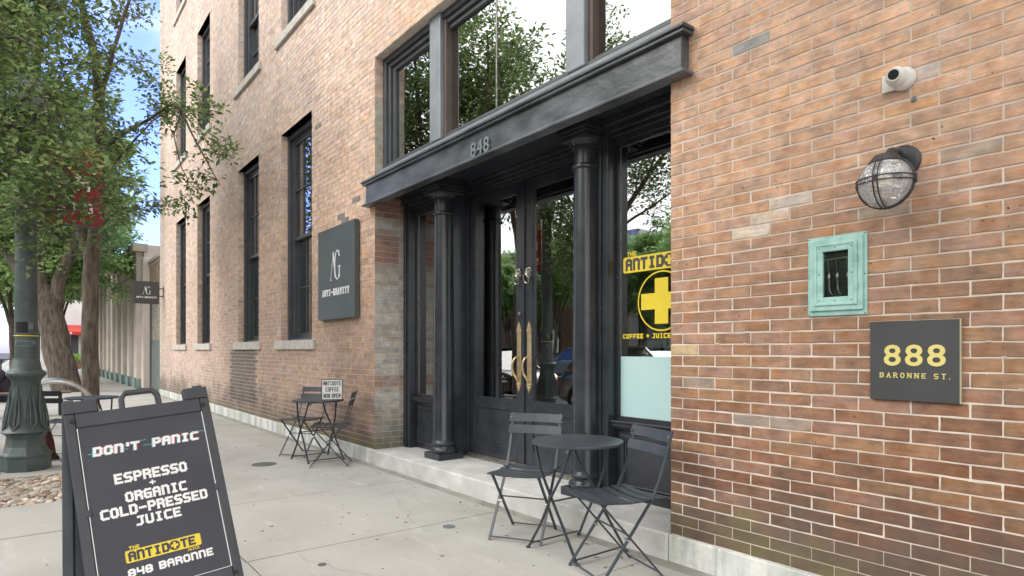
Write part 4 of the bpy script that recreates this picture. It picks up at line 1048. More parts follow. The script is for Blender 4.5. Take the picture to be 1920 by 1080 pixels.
# caged bulkhead lamp
s5 = thing('wall_lamp', 'round caged glass wall lamp on a dark bracket high on the right brick wall', 'lamp', (-1.128, YW, 2.166))
b = MB(); b.lathe([(.075, 0), (.075, -.012), (.062, -.026), (.02, -.03)], (-1.118, YW+.002, 2.166), 28, 'y')
b.tube([(-1.118, YW-.02, 2.175), (-1.12, YW-.07, 2.2), (-1.124, YW-.12, 2.19), (-1.126, 3.015, 2.16)], [.02, .02, .021, .02], 10)
b.build('bracket', M['lampmetal'], s5, True)
gc = Vector((-1.128, 3.0, 2.045)); rg_ = .108
b = MB(); b.lathe([(.02, .128), (.045, .122), (.062, .10), (.068, .09), (.06, .088), (.03, .11), (.02, .118)], gc, 28); b.build('cap', M['lampmetal'], s5, True)
gp = [(max(.001, rg_*math.sin(math.pi*i/18)), -rg_*math.cos(math.pi*i/18)) for i in range(0, 17)]
m = glass_material('seeded_lamp_glass', .14, tint=(.93, .93, .95), wav=0)
n_ = m.node_tree.nodes; l_ = m.node_tree.links
bp = n_.new('ShaderNodeBump'); vt = n_.new('ShaderNodeTexVoronoi'); vt.inputs['Scale'].default_value = 55; bp.inputs['Strength'].default_value = .8; bp.inputs['Distance'].default_value = .01
gg = n_.new('ShaderNodeNewGeometry'); l_.new(gg.outputs['Position'], vt.inputs['Vector']); l_.new(vt.outputs['Distance'], bp.inputs['Height'])
for q in n_:
    if q.type == 'BSDF_GLOSSY': l_.new(bp.outputs[0], q.inputs['Normal']); q.inputs['Roughness'].default_value = .12
df = n_.new('ShaderNodeBsdfDiffuse'); df.inputs['Color'].default_value = (.8, .8, .82, 1); m2 = n_.new('ShaderNodeMixShader'); m2.inputs[0].default_value = .22
ms_ = [q for q in n_ if q.type == 'MIX_SHADER' and q != m2][0]; l_.new(ms_.outputs[0], m2.inputs[1]); l_.new(df.outputs[0], m2.inputs[2]); l_.new(m2.outputs[0], n_['Material Output'].inputs['Surface'])
M['lampglass'] = m
MB().lathe(gp, gc, 32).build('globe', M['lampglass'], s5, True)
b = MB(); b.lathe([(.012, -.01), (.024, -.035), (.03, -.06), (.024, -.085), (.008, -.095)][::-1], gc+Vector((0, 0, .07)), 16); b.build('bulb', M['bulb'], s5, True)
b = MB().lathe([(.018, .03), (.022, .10)], gc, 14); b.build('socket', M['camwhite'], s5, True)
cg = MB(); rc_ = rg_+.006
for dz_ in (-.008, .012):
    q = math.sqrt(rc_**2-dz_**2)+.002; cg.tube([gc+Vector((q*math.cos(2*math.pi*i/36), q*math.sin(2*math.pi*i/36), dz_)) for i in range(36)], .0032, 6, closed=True)
for off in (-.009, .009):
    for ax_ in (0, 1):
        pts = []
        for i in range(28):
            t = math.pi*(.08+.84*0+ i/27*1.0)*1.0; t = -math.pi*.5+ (i/27)*math.pi*2
            a_ = rc_*math.cos(t); c_ = rc_*math.sin(t)
            pts.append(gc+(Vector((off, a_, c_)) if ax_ == 0 else Vector((a_, off, c_))))
        cg.tube(pts, .0032, 6, closed=False)
for a_ in range(4):
    t = a_*math.pi/2; cg.lathe([(.007, -.012), (.007, .016)], gc+Vector((rc_*math.cos(t)+.004*math.cos(t), rc_*math.sin(t)+.004*math.sin(t), 0)), 8)
cg.build('cage', M['lampmetal'], s5, True)
# security camera
s6 = thing('security_camera', 'small white turret security camera near the top of the right brick wall', 'camera', (-1.13, YW, 2.543))
b = MB(); b.box(-1.205, -1.12, YW-.012, YW+.002, 2.505, 2.585); bevel(b.build('mounting_plate', M['camwhite'], s6), .003, 1)
b = MB(); b.lathe([(.052, .0), (.052, -.012), (.047, -.024), (.036, -.03)], (-1.115, YW-.004, 2.545), 28, 'y'); b.build('base', M['camwhite'], s6, True)
b = MB(); prof = [(max(.0005, .043*math.sin(math.pi*i/14)), -.043*math.cos(math.pi*i/14)) for i in range(15)]
b.lathe(prof, (-1.128, YW-.055, 2.547), 26); b.build('ball', M['camwhite'], s6, True)
d = Vector((.14, -.95, -.12)).normalized(); c0 = Vector((-1.128, YW-.055, 2.547))
b = MB(); b.tube([c0+d*.025, c0+d*.05], .029, 24); b.build('lens_barrel', M['camwhite'], s6)
b = MB(); b.tube([c0+d*.045, c0+d*.0515], .022, 24); b.build('lens', M['lens'], s6)
s7 = MB(); s7.lathe([(.014, 0), (.012, -.005), (.005, -.006)], (-1.075, YW+.001, 2.44), 12, 'y'); s7.lathe([(.0045, -.006), (.0045, -.012)], (-1.075, YW, 2.44), 6, 'y')
tag(s7.build('anchor_bolt', M['pewter']), 'small grey anchor bolt in the brick just below the security camera', 'bolt')

# ------------------------------------------------------------------ sandwich board
_e = Vector((math.cos(1.55067), math.sin(1.55067), 0)); _nb = Vector((-math.sin(1.55067), math.cos(1.55067), 0))
_U = _nb*math.sin(.39996)+Z*math.cos(.39996); cr0, sr0 = math.cos(.09732), math.sin(.09732)
E1 = _e*cr0+_U*sr0; E2 = -_e*sr0+_U*cr0; E3 = E1.cross(E2)          # E3 faces the viewer side
k93 = .93; OB = Vector((0, 0, 1.302))+(Vector((-3.6344, .29835, .05659))-Vector((0, 0, 1.302)))*k93
WP, HP = .61*k93, .91*k93
sb = thing('sandwich_board', 'dark plastic sandwich board reading DON\'T PANIC in front of the cafe', 'sign', (OB.x, OB.y, 0))
fr = MB(); q = .045; tb = .075; th_ = .034
fr.obox(OB, E1, E2, E3, -q, 0, -.10, HP+tb, -th_, 0); fr.obox(OB, E1, E2, E3, WP, WP+q, -.10, HP+tb, -th_, 0)
fr.obox(OB, E1, E2, E3, 0, WP, HP, HP+tb, -th_, 0); fr.obox(OB, E1, E2, E3, 0, WP, -.085, 0, -th_, 0)
# feet run down to the pavement
for a0, a1 in ((-q, .05), (WP-.05, WP+q)):
    p = OB+E1*((a0+a1)/2); L_ = (p.z-.0)/E2.z
    fr.obox(OB, E1, E2, E3, a0, a1, -L_, -.085, -th_, -.004)
fo = fr.build('front_frame', M['plastic'], sb); bevel(fo, .006, 3)
for a0, a1 in ((-q, .1), (WP-.075, WP+q)):
    bevel(MB().obox(OB, E1, E2, E3, a0, a1, HP+tb, HP+tb+.065, -.05, .002).build('hinge_block', M['plastic'], sb), .006, 3)
hk = MB()
for a0 in (-.04, .045, WP-.02): hk.tube([OB+E1*a0+E2*(HP+tb+.07)-E3*.02, OB+E1*(a0+.045)+E2*(HP+tb+.07)-E3*.02], .01, 10)
hk.build('hinge_pin', M['plastic'], sb)
hd = MB(); cx0 = WP/2+.005; hz = HP+tb
hpts = [(cx0-.085, hz-.01), (cx0-.082, hz+.055), (cx0-.062, hz+.083), (cx0+.062, hz+.083), (cx0+.082, hz+.055), (cx0+.085, hz-.01)]
pts3 = [OB+E1*a+E2*b-E3*.018 for a, b in hpts]
hd.strip(pts3, .036, .026, E3); bevel(hd.build('carry_handle', M['plastic'], sb), .007, 3)
ck = MB()
for a, b in ((-.012, HP+.035), (WP+.012, HP+.035), (WP+.012, -.035), (-.012, -.035)):
    ck.tube([OB+E1*a+E2*b+E3*.0, OB+E1*a+E2*b+E3*.006], .011, 14)
ck.build('rivet', M['rubber'], sb)
pn = MB(); pn.obox(OB, E1, E2, E3, .001, WP-.001, .001, HP-.001, -.02, -.006); PNL = pn.build('sign_sheet', M['panelgrey'], sb)
we = MB(); we.obox(OB, E1, E2, E3, .001, .0045, .002, HP-.003, -.006, -.002); we.obox(OB, E1, E2, E3, WP-.0045, WP-.001, .002, HP-.003, -.006, -.002); we.obox(OB, E1, E2, E3, .0045, WP-.0045, .001, .0035, -.006, -.002)
we.build('sheet_edge', M['white'], sb)
for a in (-.012, WP-.012): bevel(MB().obox(OB, E1, E2, E3, a, a+.026, HP*.475, HP*.475+.035, -.003, .003).build('retaining_clip', M['plastic'], sb), .003, 2)
SO = OB-E3*.006
P2 = lambda a, b: SO+E1*(a*WP)+E2*(b*HP)
def glitch(s, O, h, **kw):
    for mt_, off, dz in ((M['cyan'], -.0032, .0), (M['red'], .0032, .0004), (M['white'], 0, .0009)):
        m_ = MB(); 
        text(m_, s, Vector(O)+E1*off*(1.2 if mt_ is M['red'] else 1.2)+E3*dz+E2*(off*.3), E1, E2, E3, h, .25, .82, kw.get('slant', .12), .16, .0006)
        m_.build('glitch_lettering', mt_, PNL)
glitch("DON'T", P2(.265, .815), .047, slant=.12)
glitch("PANIC", P2(.735, .817), .047, slant=.12)
# horizontal tears through the glitched title
tr_ = MB(); rr = random.Random(2)
for a, b, c_ in ((.055, .832, .04), (.19, .846, .03), (.41, .868, .05), (.47, .835, .05), (.56, .858, .035), (.87, .868, .07), (.30, .829, .03)):
    p = P2(a, b); tr_.obox(p, E1, E2, E3, 0, c_, 0, .0022, .0017, .0021)
tr_.build('glitch_bars', M['cyan'], PNL)
m_ = MB()
tl = [('ESPRESSO', .50, .628, .058, .80), ('+', .495, .583, .036, 1.0), ('ORGANIC', .515, .512, .056, .80), ('COLD-PRESSED', .495, .437, .056, .80), ('JUICE', .50, .365, .054, .85)]
for s_, a, b, h, wr in tl:
    text(m_, s_, P2(a, b+.002), E1, E2, E3, h*.9, .23, wr*.88, 0, .12, .0007)
m_.build('lettering', M['white'], PNL)
logo(P2(.21, .173), E1, E2, E3, .054, M['yellow'], M['panelgrey'], 'board_logo', PNL, True)
m_ = MB(); text(m_, '848 BARONNE', P2(.54, .094), E1, E2, E3, .038, .24, .82, 0, .14, .0007); m_.build('address_lettering', M['white'], PNL)
# rear leaf, leaning the other way from the hinge
TOP = OB+E2*(HP+tb+.05)-E3*.03
D2 = (-_nb*.27-Z).normalized(); Lr = TOP.z/(-D2.z); F3 = _e.cross(D2)
rl = MB()
rl.obox(TOP, _e, D2, F3, -q, 0, .0, Lr, -.012, .022); rl.obox(TOP, _e, D2, F3, WP, WP+q, .0, Lr-.03, -.012, .022)
rl.obox(TOP, _e, D2, F3, 0, WP, .05, .13, -.012, .022); rl.obox(TOP, _e, D2, F3, 0, WP, HP+.1, HP+.17, -.012, .022); rl.obox(TOP, _e, D2, F3, 0, WP, .13, HP+.1, .0, .012)
bevel(rl.build('rear_panel', M['plastic'], sb), .005, 2)

# ------------------------------------------------------------------ bistro chairs and tables
CM = M['chairmetal']
def make_chair(label):
    t = thing('bistro_chair', label, 'chair', (0, 0, 0), 'folding metal bistro chairs', local=True)
    # local frame: faces -y, seat centre over the origin
    W2 = .185
    for i in range(7):
        y = -.19+i*.062; dz = .012*math.cos(i/6*math.pi*2)*.5
        pts = [(-.20, y, .452+dz), (-.1, y, .443+dz), (0, y, .44+dz), (.1, y, .443+dz), (.20, y, .452+dz)]
        MB().strip(pts, .047, .006, (0, 1, 0)).build('seat_slat', CM, t)
    for x in (-.165, .165):
        MB().strip([(x, -.2, .448), (x, 0, .436), (x, .19, .446)], .016, .006, (1, 0, 0)).build('seat_rail', CM, t)
    for z, y in ((.80, .262), (.715, .238)):
        nrm = Vector((0, .26, 1)).normalized()
        pts = [(-.205, y-.012, z), (-.1, y+.006, z), (0, y+.012, z), (.1, y+.006, z), (.205, y-.012, z)]
        MB().strip(pts, .062, .006, nrm).build('back_slat', CM, t)
    for s in (-1, 1):
        x = s*W2
        # long leg: back slats down to the front foot
        MB().strip([(x, .272, .835), (x, .232, .69), (x, .185, .56), (x, .14, .46), (x, -.04, .22), (x, -.205, .0)], .018, .009, (1, 0, 0)).build('leg', CM, t)
        # short leg: seat front down to the rear foot
        MB().strip([(x*.9, -.18, .44), (x*.9, .0, .24), (x*.9, .215, .0)], .018, .009, (1, 0, 0)).build('leg', CM, t)
    for p, q in (((-W2, -.19, .025), (W2, -.19, .025)), ((-W2*.9, .2, .02), (W2*.9, .2, .02)), ((-W2*.9, -.03, .27), (W2*.9, -.03, .27))):
        MB().tube([p, q], .0055, 8).build('stretcher', CM, t)
    b = MB()
    for s in (-1, 1):
        for (y, z) in ((-.027, .235),): b.tube([(s*W2*.86, y, z), (s*W2*1.06, y, z)], .008, 8)
        b.tube([(s*.19, .246, .80), (s*.19, .24, .80)], .009, 8)
    b.build('rivet', M['silver'], t)
    return t
def make_table(label):
    t = thing('bistro_table', label, 'table', (0, 0, 0), 'round folding metal bistro tables', local=True)
    b = MB().lathe([(.285, .695), (.298, .697), (.30, .705), (.298, .713), (.29, .715), (.001, .714)], (0, 0, 0), 48)
    b.build('tabletop', CM, t, True)
    for y in (-.2, .2):
        s = 1 if y > 0 else -1
        MB().strip([(-.235, y*.8, .69), (-.16, y*.9, .52), (-.04, y, .37), (.06, y, .22), (.225, y*1.1, .0)], .018, .008, (0, 1, 0)).build('leg', CM, t)
        MB().strip([(.12, y*.8+.012*s, .69), (.06, y*.9+.012*s, .52), (-.02, y+.012*s, .37), (-.12, y+.012*s, .18), (-.225, y*1.1+.012*s, .0)], .018, .008, (0, 1, 0)).build('leg', CM, t)
    for p, q in (((-.22, -.22, .03), (-.22, .22, .03)), ((.21, -.22, .03), (.21, .22, .03)), ((0, -.2, .345), (0, .2, .345)), ((-.12, -.17, .685), (-.12, .17, .685)), ((.12, -.16, .685), (.12, .16, .685))):
        MB().tube([p, q], .0058, 8).build('stretcher', CM, t)
    for x, y in ((.225, .22), (.225, -.22), (-.225, .232), (-.225, -.232)):
        MB().lathe([(.014, 0), (.014, .012), (.006, .014)], (x, y, 0), 10).build('foot', CM, t)
    b = MB().lathe([(.014, .645), (.017, .66), (.012, .675), (.006, .69)], (.04, -.12, 0), 10); b.build('latch_knob', M['silver'], t, True)
    return t
def face(dx, dy): return math.atan2(dx, -dy)     # chair built facing -y
def place(o, x, y, ang, label=None):
    o.location = (x, y, 0); o.rotation_euler = (0, 0, ang)
    if label: o['label'] = label
ch0 = make_chair('black bistro chair left of the front table, facing the viewer, before the double doors')
tb0 = make_table('bare round black bistro table in front of the shopfront step')
cs = [copy_tree(ch0) for _ in range(4)]; tbs = [copy_tree(tb0) for _ in range(2)]
place(ch0, -3.375, 2.775, face(.515, -.857))
place(cs[0], -2.49, 2.735, face(-.28, -.96), 'black bistro chair right of the front table, back against the brick pier')
place(tb0, -2.915, 2.845, R(0))
place(cs[1], -7.68, 2.73, face(.52, -.85), 'bistro chair behind the far table, its back slats beside the letter board')
place(cs[2], -6.82, 2.75, face(-.5, -.86), 'bistro chair at the far table seen edge-on, nearest the brick corner')
place(tbs[0], -7.24, 2.76, R(4), 'round bistro table against the brick wall carrying the small letter board')
place(tbs[1], -9.42, .68, R(20), 'round bistro table by the street tree, partly behind the sandwich board')
place(cs[3], -9.22, .34, face(-.75, .6), 'bistro chair by the green lamp post, partly behind the sandwich board')
# letter board on the far table
lb = thing('letter_board', 'small white letter board reading ANTIDOTE COFFEE NOW OPEN on the far table', 'sign', (-7.06, 2.86, .7155))
Oc = Vector((-7.06, 2.86, .7155)); fy = Vector((.90, -.38, 0)).normalized(); ex_ = Vector((-fy.y, fy.x, 0)); 
bevel(MB().obox(Oc, ex_, Z, fy, -.12, .12, 0, .245, -.055, 0).build('case', M['rubber'], lb), .004, 2)
MB().obox(Oc, ex_, Z, fy, -.112, .112, .008, .237, 0, .002).build('front_sheet', M['white'], lb)
m_ = MB()
for s_, zz in (('anTIDOTE'.replace('a', 'A'), .172), ('COFFEE', .1), ('nOW OPEn', .026)): text(m_, s_, Oc+fy*.002+Z*zz, ex_, Z, fy, .05, .155, .46, 0, .12, .0012)
m_.build('lettering', M['rubber'], lb)
rl_ = MB()
for zz in (.085, .157): rl_.obox(Oc, ex_, Z, fy, -.112, .112, zz, zz+.003, .002, .0035)
rl_.build('letter_rail', M['camwhite'], lb)

# ------------------------------------------------------------------ street lamp, banner
lpx, lpy = -8.62, .02
lp = thing('street_lamp', 'dark green cast iron lamp post with flared base at the left edge', 'street lamp', (lpx, lpy, 0))
prof = [(.225, 0), (.225, .145), (.235, .155), (.235, .175), (.205, .20), (.175, .26), (.165, .34), (.185, .395), (.215, .405), (.222, .42), (.205, .44), (.185, .47), (.168, .56), (.145, .72), (.128, .88), (.13, .97),
        (.15, 1.0), (.178, 1.03), (.18, 1.055), (.165, 1.075), (.15, 1.08), (.135, 1.11), (.122, 1.19), (.118, 1.2), (.118, 1.215), (.106, 1.22)]
b = MB().lathe(prof[:10], (lpx, lpy, 0), 8); bb_ = b.build('base', M['lampgreen'], lp); bevel(bb_, .01, 2)
MB().lathe(prof[9:], (lpx, lpy, 0), 36).build('flared_collar', M['lampgreen'], lp, True)
lf = MB()
for k in range(8):                       # acanthus leaves in relief on the skirt
    t = 2*math.pi*k/8+.2; ct, st_ = math.cos(t), math.sin(t); tg = Vector((-st_, ct, 0)); rd = Vector((ct, st_, 0)); c0 = Vector((lpx, lpy, 0))
    for s in (-1, 1):
        pr_ = [(.44, .2, 0.0), (.52, .183, .05), (.62, .17, .045), (.72, .155, .035), (.84, .142, .012)]
        pts = [c0+rd*(r_+.004)+tg*(s*o_)+Z*z for z, r_, o_ in pr_]
        lf.tube(pts, [.008, .012, .012, .01, .004], 6)
    lf.tube([c0+rd*(.195)+Z*.46, c0+rd*(.172)+Z*.6, c0+rd*.15+Z*.76, c0+rd*.135+Z*.92], [.01, .012, .01, .005], 6)
lf.build('leaf_relief', M['lampgreen'], lp, True)
MB().lathe([(.105, 1.22), (.102, 1.9), (.096, 3.0), (.088, 3.72)], (lpx, lpy, 0), 28).build('shaft', M['lampgreen'], lp, True)
b = MB().lathe([(.088, 3.72), (.12, 3.74), (.13, 3.78), (.08, 3.81), (.09, 3.84), (.16, 3.88), (.17, 3.9)], (lpx, lpy, 0), 24); b.build('capital', M['lampgreen'], lp, True)
b = MB().lathe([(.13, 3.9), (.17, 3.98), (.185, 4.1), (.16, 4.22), (.08, 4.3), (.02, 4.34)], (lpx, lpy, 0), 24); b.build('lantern_globe', mat('smoky_lantern_glass', (.22, .28, .30), (.16, .21, .23), scale=6, rough=.2), lp, True)
b = MB(); b.tube([(lpx+.106*math.cos(2*math.pi*i/24), lpy+.106*math.sin(2*math.pi*i/24), 1.46) for i in range(24)], .006, 6, closed=True); b.build('yellow_strap', M['yellow'], lp)
b = MB().lathe([(.1045, 1.28), (.1045, 1.315)], (lpx, lpy, 0), 28); b.build('tape_band', M['pipe'], lp)
def wrapped(z0, z1, a0, a1, m_, nm, r_=.1045):
    b = MB(); n_ = 8
    for i in range(n_):
        t0, t1 = a0+(a1-a0)*i/n_, a0+(a1-a0)*(i+1)/n_
        P_ = lambda t, z, r__: (lpx+r__*math.cos(t), lpy+r__*math.sin(t), z)
        b.poly([P_(t0, z0, r_), P_(t1, z0, r_), P_(t1, z1, r_), P_(t0, z1, r_)])
    b.build(nm, m_, lp)
wrapped(1.495, 1.61, -1.0, .12, M['rubber'], 'sticker'); wrapped(1.53, 1.60, .2, .62, M['pewter'], 'sticker', .1048); wrapped(1.345, 1.41, -1.1, .9, M['pewter'], 'torn_sticker'); wrapped(1.36, 1.395, -.9, .4, M['lampgreen'], 'torn_sticker', .1049)
for z_ in (3.63, 2.72): MB().tube([(lpx, lpy+.08, z_), (lpx, lpy+.72, z_)], .012, 8).build('banner_arm', M['lampgreen'], lp)
bn = thing('street_banner', 'crimson street banner with an ochre top strip hanging from the lamp post among leaves', 'banner', (lpx, lpy+.42, 2.72))
b = MB(); ys_ = [lpy+.14+.56*i/10 for i in range(11)]
def bx(i, z): return lpx+.018*math.sin(i*.8+z*2)
for z0, z1, mm, nm in ((2.74, 3.50, M['banner'], 'cloth'), (3.50, 3.61, M['ochre'], 'top_strip')):
    b = MB()
    for i in range(10):
        for (dx, flip) in ((0, 1), (.006, 0)):
            q_ = [(bx(i, z0)+dx, ys_[i], z0), (bx(i+1, z0)+dx, ys_[i+1], z0), (bx(i+1, z1)+dx, ys_[i+1], z1), (bx(i, z1)+dx, ys_[i], z1)]
            b.poly(q_ if not flip else q_[::-1])
    b.build(nm, mm, bn)
b = MB(); text(b, 'PR', (lpx+.03, lpy+.42, 3.12), Y, Z, X, .17, .22, .8, 0, .3, .004); text(b, 'STO', (lpx+.03, lpy+.42, 2.86), Y, Z, X, .13, .22, .8, 0, .25, .004)
b.build('lettering', M['white'], bn)
# maroon bag slumped behind the lamp base
bg_ = thing('maroon_bag', 'slumped maroon bag with a dark base leaning behind the lamp post', 'bag', (-9.2, .17, 0))
b = MB(); b.lathe([(.09, .02), (.1, .1), (.085, .22), (.06, .32), (.03, .38)], (-9.2, .20, 0), 12); b.build('body', mat('maroon_cloth', (.10, .03, .03), (.07, .02, .02), scale=12, rough=.9, bump=.4), bg_, True)
b = MB(); b.lathe([(.11, 0), (.12, .02), (.1, .05)], (-9.2, .22, 0), 12); b.build('base', M['rubber'], bg_, True)

# hoop bike rack
rk = thing('bike_rack', 'row of arched steel hoops of a bike rack beyond the lamp post', 'bike rack', (-12.9, .4, 0))
for k in range(4):
    x = -12.35-.3*k; pts = []
    for i in range(21):
        t = math.pi*i/20; pts.append((x, .38-.60*math.cos(t), .80*math.sin(t)**.75))
    MB().tube(pts, .032, 10).build('hoop', M['steel'], rk, True)
b = MB().box(-13.4, -12.2, -.26, -.18, 0, .02); b.box(-13.4, -12.2, .94, 1.02, 0, .02); b.build('foot_rail', M['steel'], rk)
# slatted bench past the rack
bc = thing('slatted_bench', 'weathered brown slatted bench beyond the bike rack', 'bench', (-15.3, .1, 0))
for k in range(4): MB().box(-15.7+k*.11, -15.61+k*.11, -.9, .75, .44, .475).build('seat_slat', M['wood'], bc)
for y in (-.7, .55):
    b = MB(); b.box(-15.7, -15.28, y, y+.05, .39, .44); b.box(-15.68, -15.62, y, y+.05, 0, .39); b.box(-15.36, -15.3, y, y+.05, 0, .39); b.build('support', M['lampmetal'], bc)

# ------------------------------------------------------------------ trees
def leaf_cluster(V, F, p, d, rr, size, n, spread):
    for _ in range(n):
        t = rr.uniform(0, 6.283); e = rr.uniform(-.7, .9)
        q = Vector((math.cos(t)*math.cos(e), math.sin(t)*math.cos(e), math.sin(e)))
        q = (q+d*.5).normalized()
        s = size*rr.uniform(.65, 1.25); c = p+q*spread*rr.uniform(.1, 1)
        w_ = q.cross(Vector((rr.uniform(-.5, .5), rr.uniform(-.5, .5), 1))); w_ = w_.normalized()*s*.3 if w_.length > .01 else Vector((s*.3, 0, 0))
        up = w_.cross(q).normalized()*s*.12
        b = len(V); V += [tuple(c), tuple(c+q*s*.45+w_+up), tuple(c+q*s-up*1.5), tuple(c+q*s*.45-w_+up)]
        F.append((b, b+1, b+2, b+3))
def tree_geo(limbs, seed, size=.085, nsec=1.0, leafn=7, seclen=(.7, 1.5), spread=.16, start=.25, droop=.0, bias=(0, 0, 0), ntw=4):
    rr = random.Random(seed); tr = MB(); V, F = [], []; bias = Vector(bias)
    for li, (pts, r0, r1, dens) in enumerate(limbs):
        P = [Vector(p) for p in pts]; m = len(P)
        # smooth resample
        Q, Rr = [], []
        L_ = [0]
        for a, b in zip(P[:-1], P[1:]): L_.append(L_[-1]+(b-a).length)
        N_ = max(6, int(L_[-1]/.3))
        for i in range(N_+1):
            s = L_[-1]*i/N_; k = max(j for j in range(m) if L_[j] <= s+1e-6); k = min(k, m-2)
            f = (s-L_[k])/(L_[k+1]-L_[k]); q = P[k].lerp(P[k+1], f)
            q = q+Vector((rr.uniform(-1, 1), rr.uniform(-1, 1), rr.uniform(-1, 1)))*.018*min(1, L_[-1]/3)*(0 if i == 0 else 1)
            Q.append(q); Rr.append(r0+(r1-r0)*(i/N_)**.8)
        tr.tube(Q, Rr, 12 if r0 > .1 else 7 if r0 > .04 else 5)
        if dens <= 0: continue
        ns = int(L_[-1]*5*dens*nsec)
        for j in range(ns):
            f = start+(1-start)*(j+rr.random())/ns; i = min(int(f*N_), N_-1); p = Q[i].lerp(Q[i+1], f*N_-i)
            ax = (Q[i+1]-Q[i]).normalized()
            d = Vector((rr.gauss(0, 1), rr.gauss(0, 1), rr.gauss(.15, .7))).normalized(); d = (d-ax*d.dot(ax)*.6+ax*.5+bias*.6).normalized()
            ln = rr.uniform(*seclen)*(1-.35*f); n2 = 5; sp = [p]; dd = d.copy()
            for k in range(n2):
                dd = (dd+Vector((rr.gauss(0, .16), rr.gauss(0, .16), rr.gauss(.03, .14)-droop))).normalized(); sp.append(sp[-1]+dd*ln/n2)
            tr.tube(sp, [max(.004, Rr[i]*.28)*(1-.16*k) for k in range(n2+1)], 4, cap=False)
            for k in range(1, n2+1):
                for _ in range(ntw if k > 1 else 1):
                    e = Vector((rr.gauss(0, 1), rr.gauss(0, 1), rr.gauss(.1, .6))).normalized(); e = (e+dd*.7).normalized(); tl_ = rr.uniform(.12, .34)
                    tip = sp[k]+e*tl_; 
                    if rr.random() < .7: tr.tube([sp[k], tip], [.0045, .002], 3, cap=False)
                    leaf_cluster(V, F, tip, e, rr, size, leafn, spread)
                    leaf_cluster(V, F, sp[k].lerp(tip, .5), e, rr, size, max(1, leafn//3), spread*.6)
    return tr, V, F
def mesh_vf(name, V, F, mt):
    me = bpy.data.meshes.new(name); me.from_pydata(V, [], F); me.materials.append(mt); return me
def tree(name, label, limbs, seed, leafm, group=None, **kw):
    tr, V, F = tree_geo(limbs, seed, **kw); p0 = limbs[0][0][0]
    t = thing(name, label, 'tree', tuple(p0), group)
    tr.build('trunk', M['bark'], t, True)
    o = bpy.data.objects.new('crown', mesh_vf('crown', V, F, leafm)); COL.objects.link(o); put(o, t)
    return t
def I(px, py, t):
    u = (px-960)/1160; v = (657-py)/1160
    return (t*(-cx_+u*sx_), t*(sx_+u*cx_), 1.302+t*v)
# near street tree: trunk right of the lamp post, two main limbs and a long branch reaching over the pavement towards the wall
T0 = 11.9
near = [
 ([I(170, 785, T0), I(168, 700, T0), I(168, 600, T0), I(172, 520, T0), I(170, 468, T0)], .15, .135, 0),
 ([I(170, 475, T0), I(140, 400, T0), I(112, 310, T0-.1), I(88, 220, T0-.2), I(64, 150, T0-.3), I(72, 40, T0-.4), I(80, -120, T0-.4)], .12, .04, .8),
 ([I(84, 215, T0-.2), I(40, 130, T0-.5), I(0, 90, T0-.7), I(-80, 20, T0-1)], .07, .03, .9),
 ([I(172, 472, T0), I(186, 390, T0), I(190, 300, T0+.1), I(186, 200, T0+.2), I(178, 110, T0+.2), I(152, 10, T0+.2), I(140, -140, T0+.3)], .125, .05, .7),
 ([I(188, 190, T0), I(215, 90, T0), I(240, 10, T0), I(262, -90, T0)], .05, .02, .7),
 ([I(188, 280, T0), I(230, 250, T0-.3), I(275, 225, T0-.6), I(330, 190, T0-.9), I(360, 250, T0-1.2), I(392, 310, T0-1.4), I(412, 345, T0-1.5)], .045, .008, .5),
 ([I(186, 330, T0), I(225, 300, T0-.1), I(262, 250, T0-.3), I(300, 215, T0-.5), I(345, 195, T0-.6)], .03, .008, .6),
 ([I(345, 190, T0-.9), I(325, 260, T0-1), I(345, 330, T0-1.1), I(375, 365, T0-1.2)], .016, .006, .35),
 ([I(175, 440, T0), I(215, 400, T0), I(245, 385, T0-.1), I(265, 405, T0-.1)], .03, .008, .7),
 ([I(180, 400, T0), I(130, 390, T0-.6), I(80, 370, T0-1), I(30, 380, T0-1.3)], .04, .01, .9),
 ([I(150, 420, T0), I(100, 330, T0-.9), I(50, 290, T0-1.4), I(0, 280, T0-1.8)], .04, .01, .9),
 ([I(182, 220, T0), I(140, 200, T0-.4), I(100, 195, T0-.7)], .03, .008, .7),
 ([I(190, 130, T0), I(240, 110, T0+.2), I(262, 130, T0+.2)], .02, .006, .6),
]
tree('street_tree', 'young street tree with forked grey trunk and a branch reaching over the pavement', near, 3, M['leaf_near'], size=.10, leafn=6, seclen=(.4, 1.0), spread=.15, start=.1, nsec=.8, ntw=3)
# big old tree behind it
T1 = 19.5
big = [
 ([I(128, 742, T1), I(118, 700, T1), I(106, 650, T1), I(95, 590, T1), I(80, 540, T1)], .42, .34, 0),
 ([I(84, 560, T1), I(50, 520, T1), I(15, 470, T1), I(-30, 400, T1), I(-80, 300, T1)], .26, .12, .5),
 ([I(96, 600, T1), I(112, 520, T1), I(150, 430, T1), I(160, 340, T1), I(170, 200, T1)], .22, .08, .6),
 ([I(80, 545, T1), I(60, 430, T1), I(40, 300, T1), I(30, 150, T1)], .24, .08, .7),
 ([I(60, 430, T1), I(110, 330, T1-1), I(150, 240, T1-1)], .12, .04, .6),
]
tree('old_street_tree', 'massive old tree with a leaning forked trunk behind the bike rack', big, 5, M['leaf_mid'], size=.16, leafn=7, seclen=(1.0, 2.4), spread=.32, start=.25, nsec=1.2)
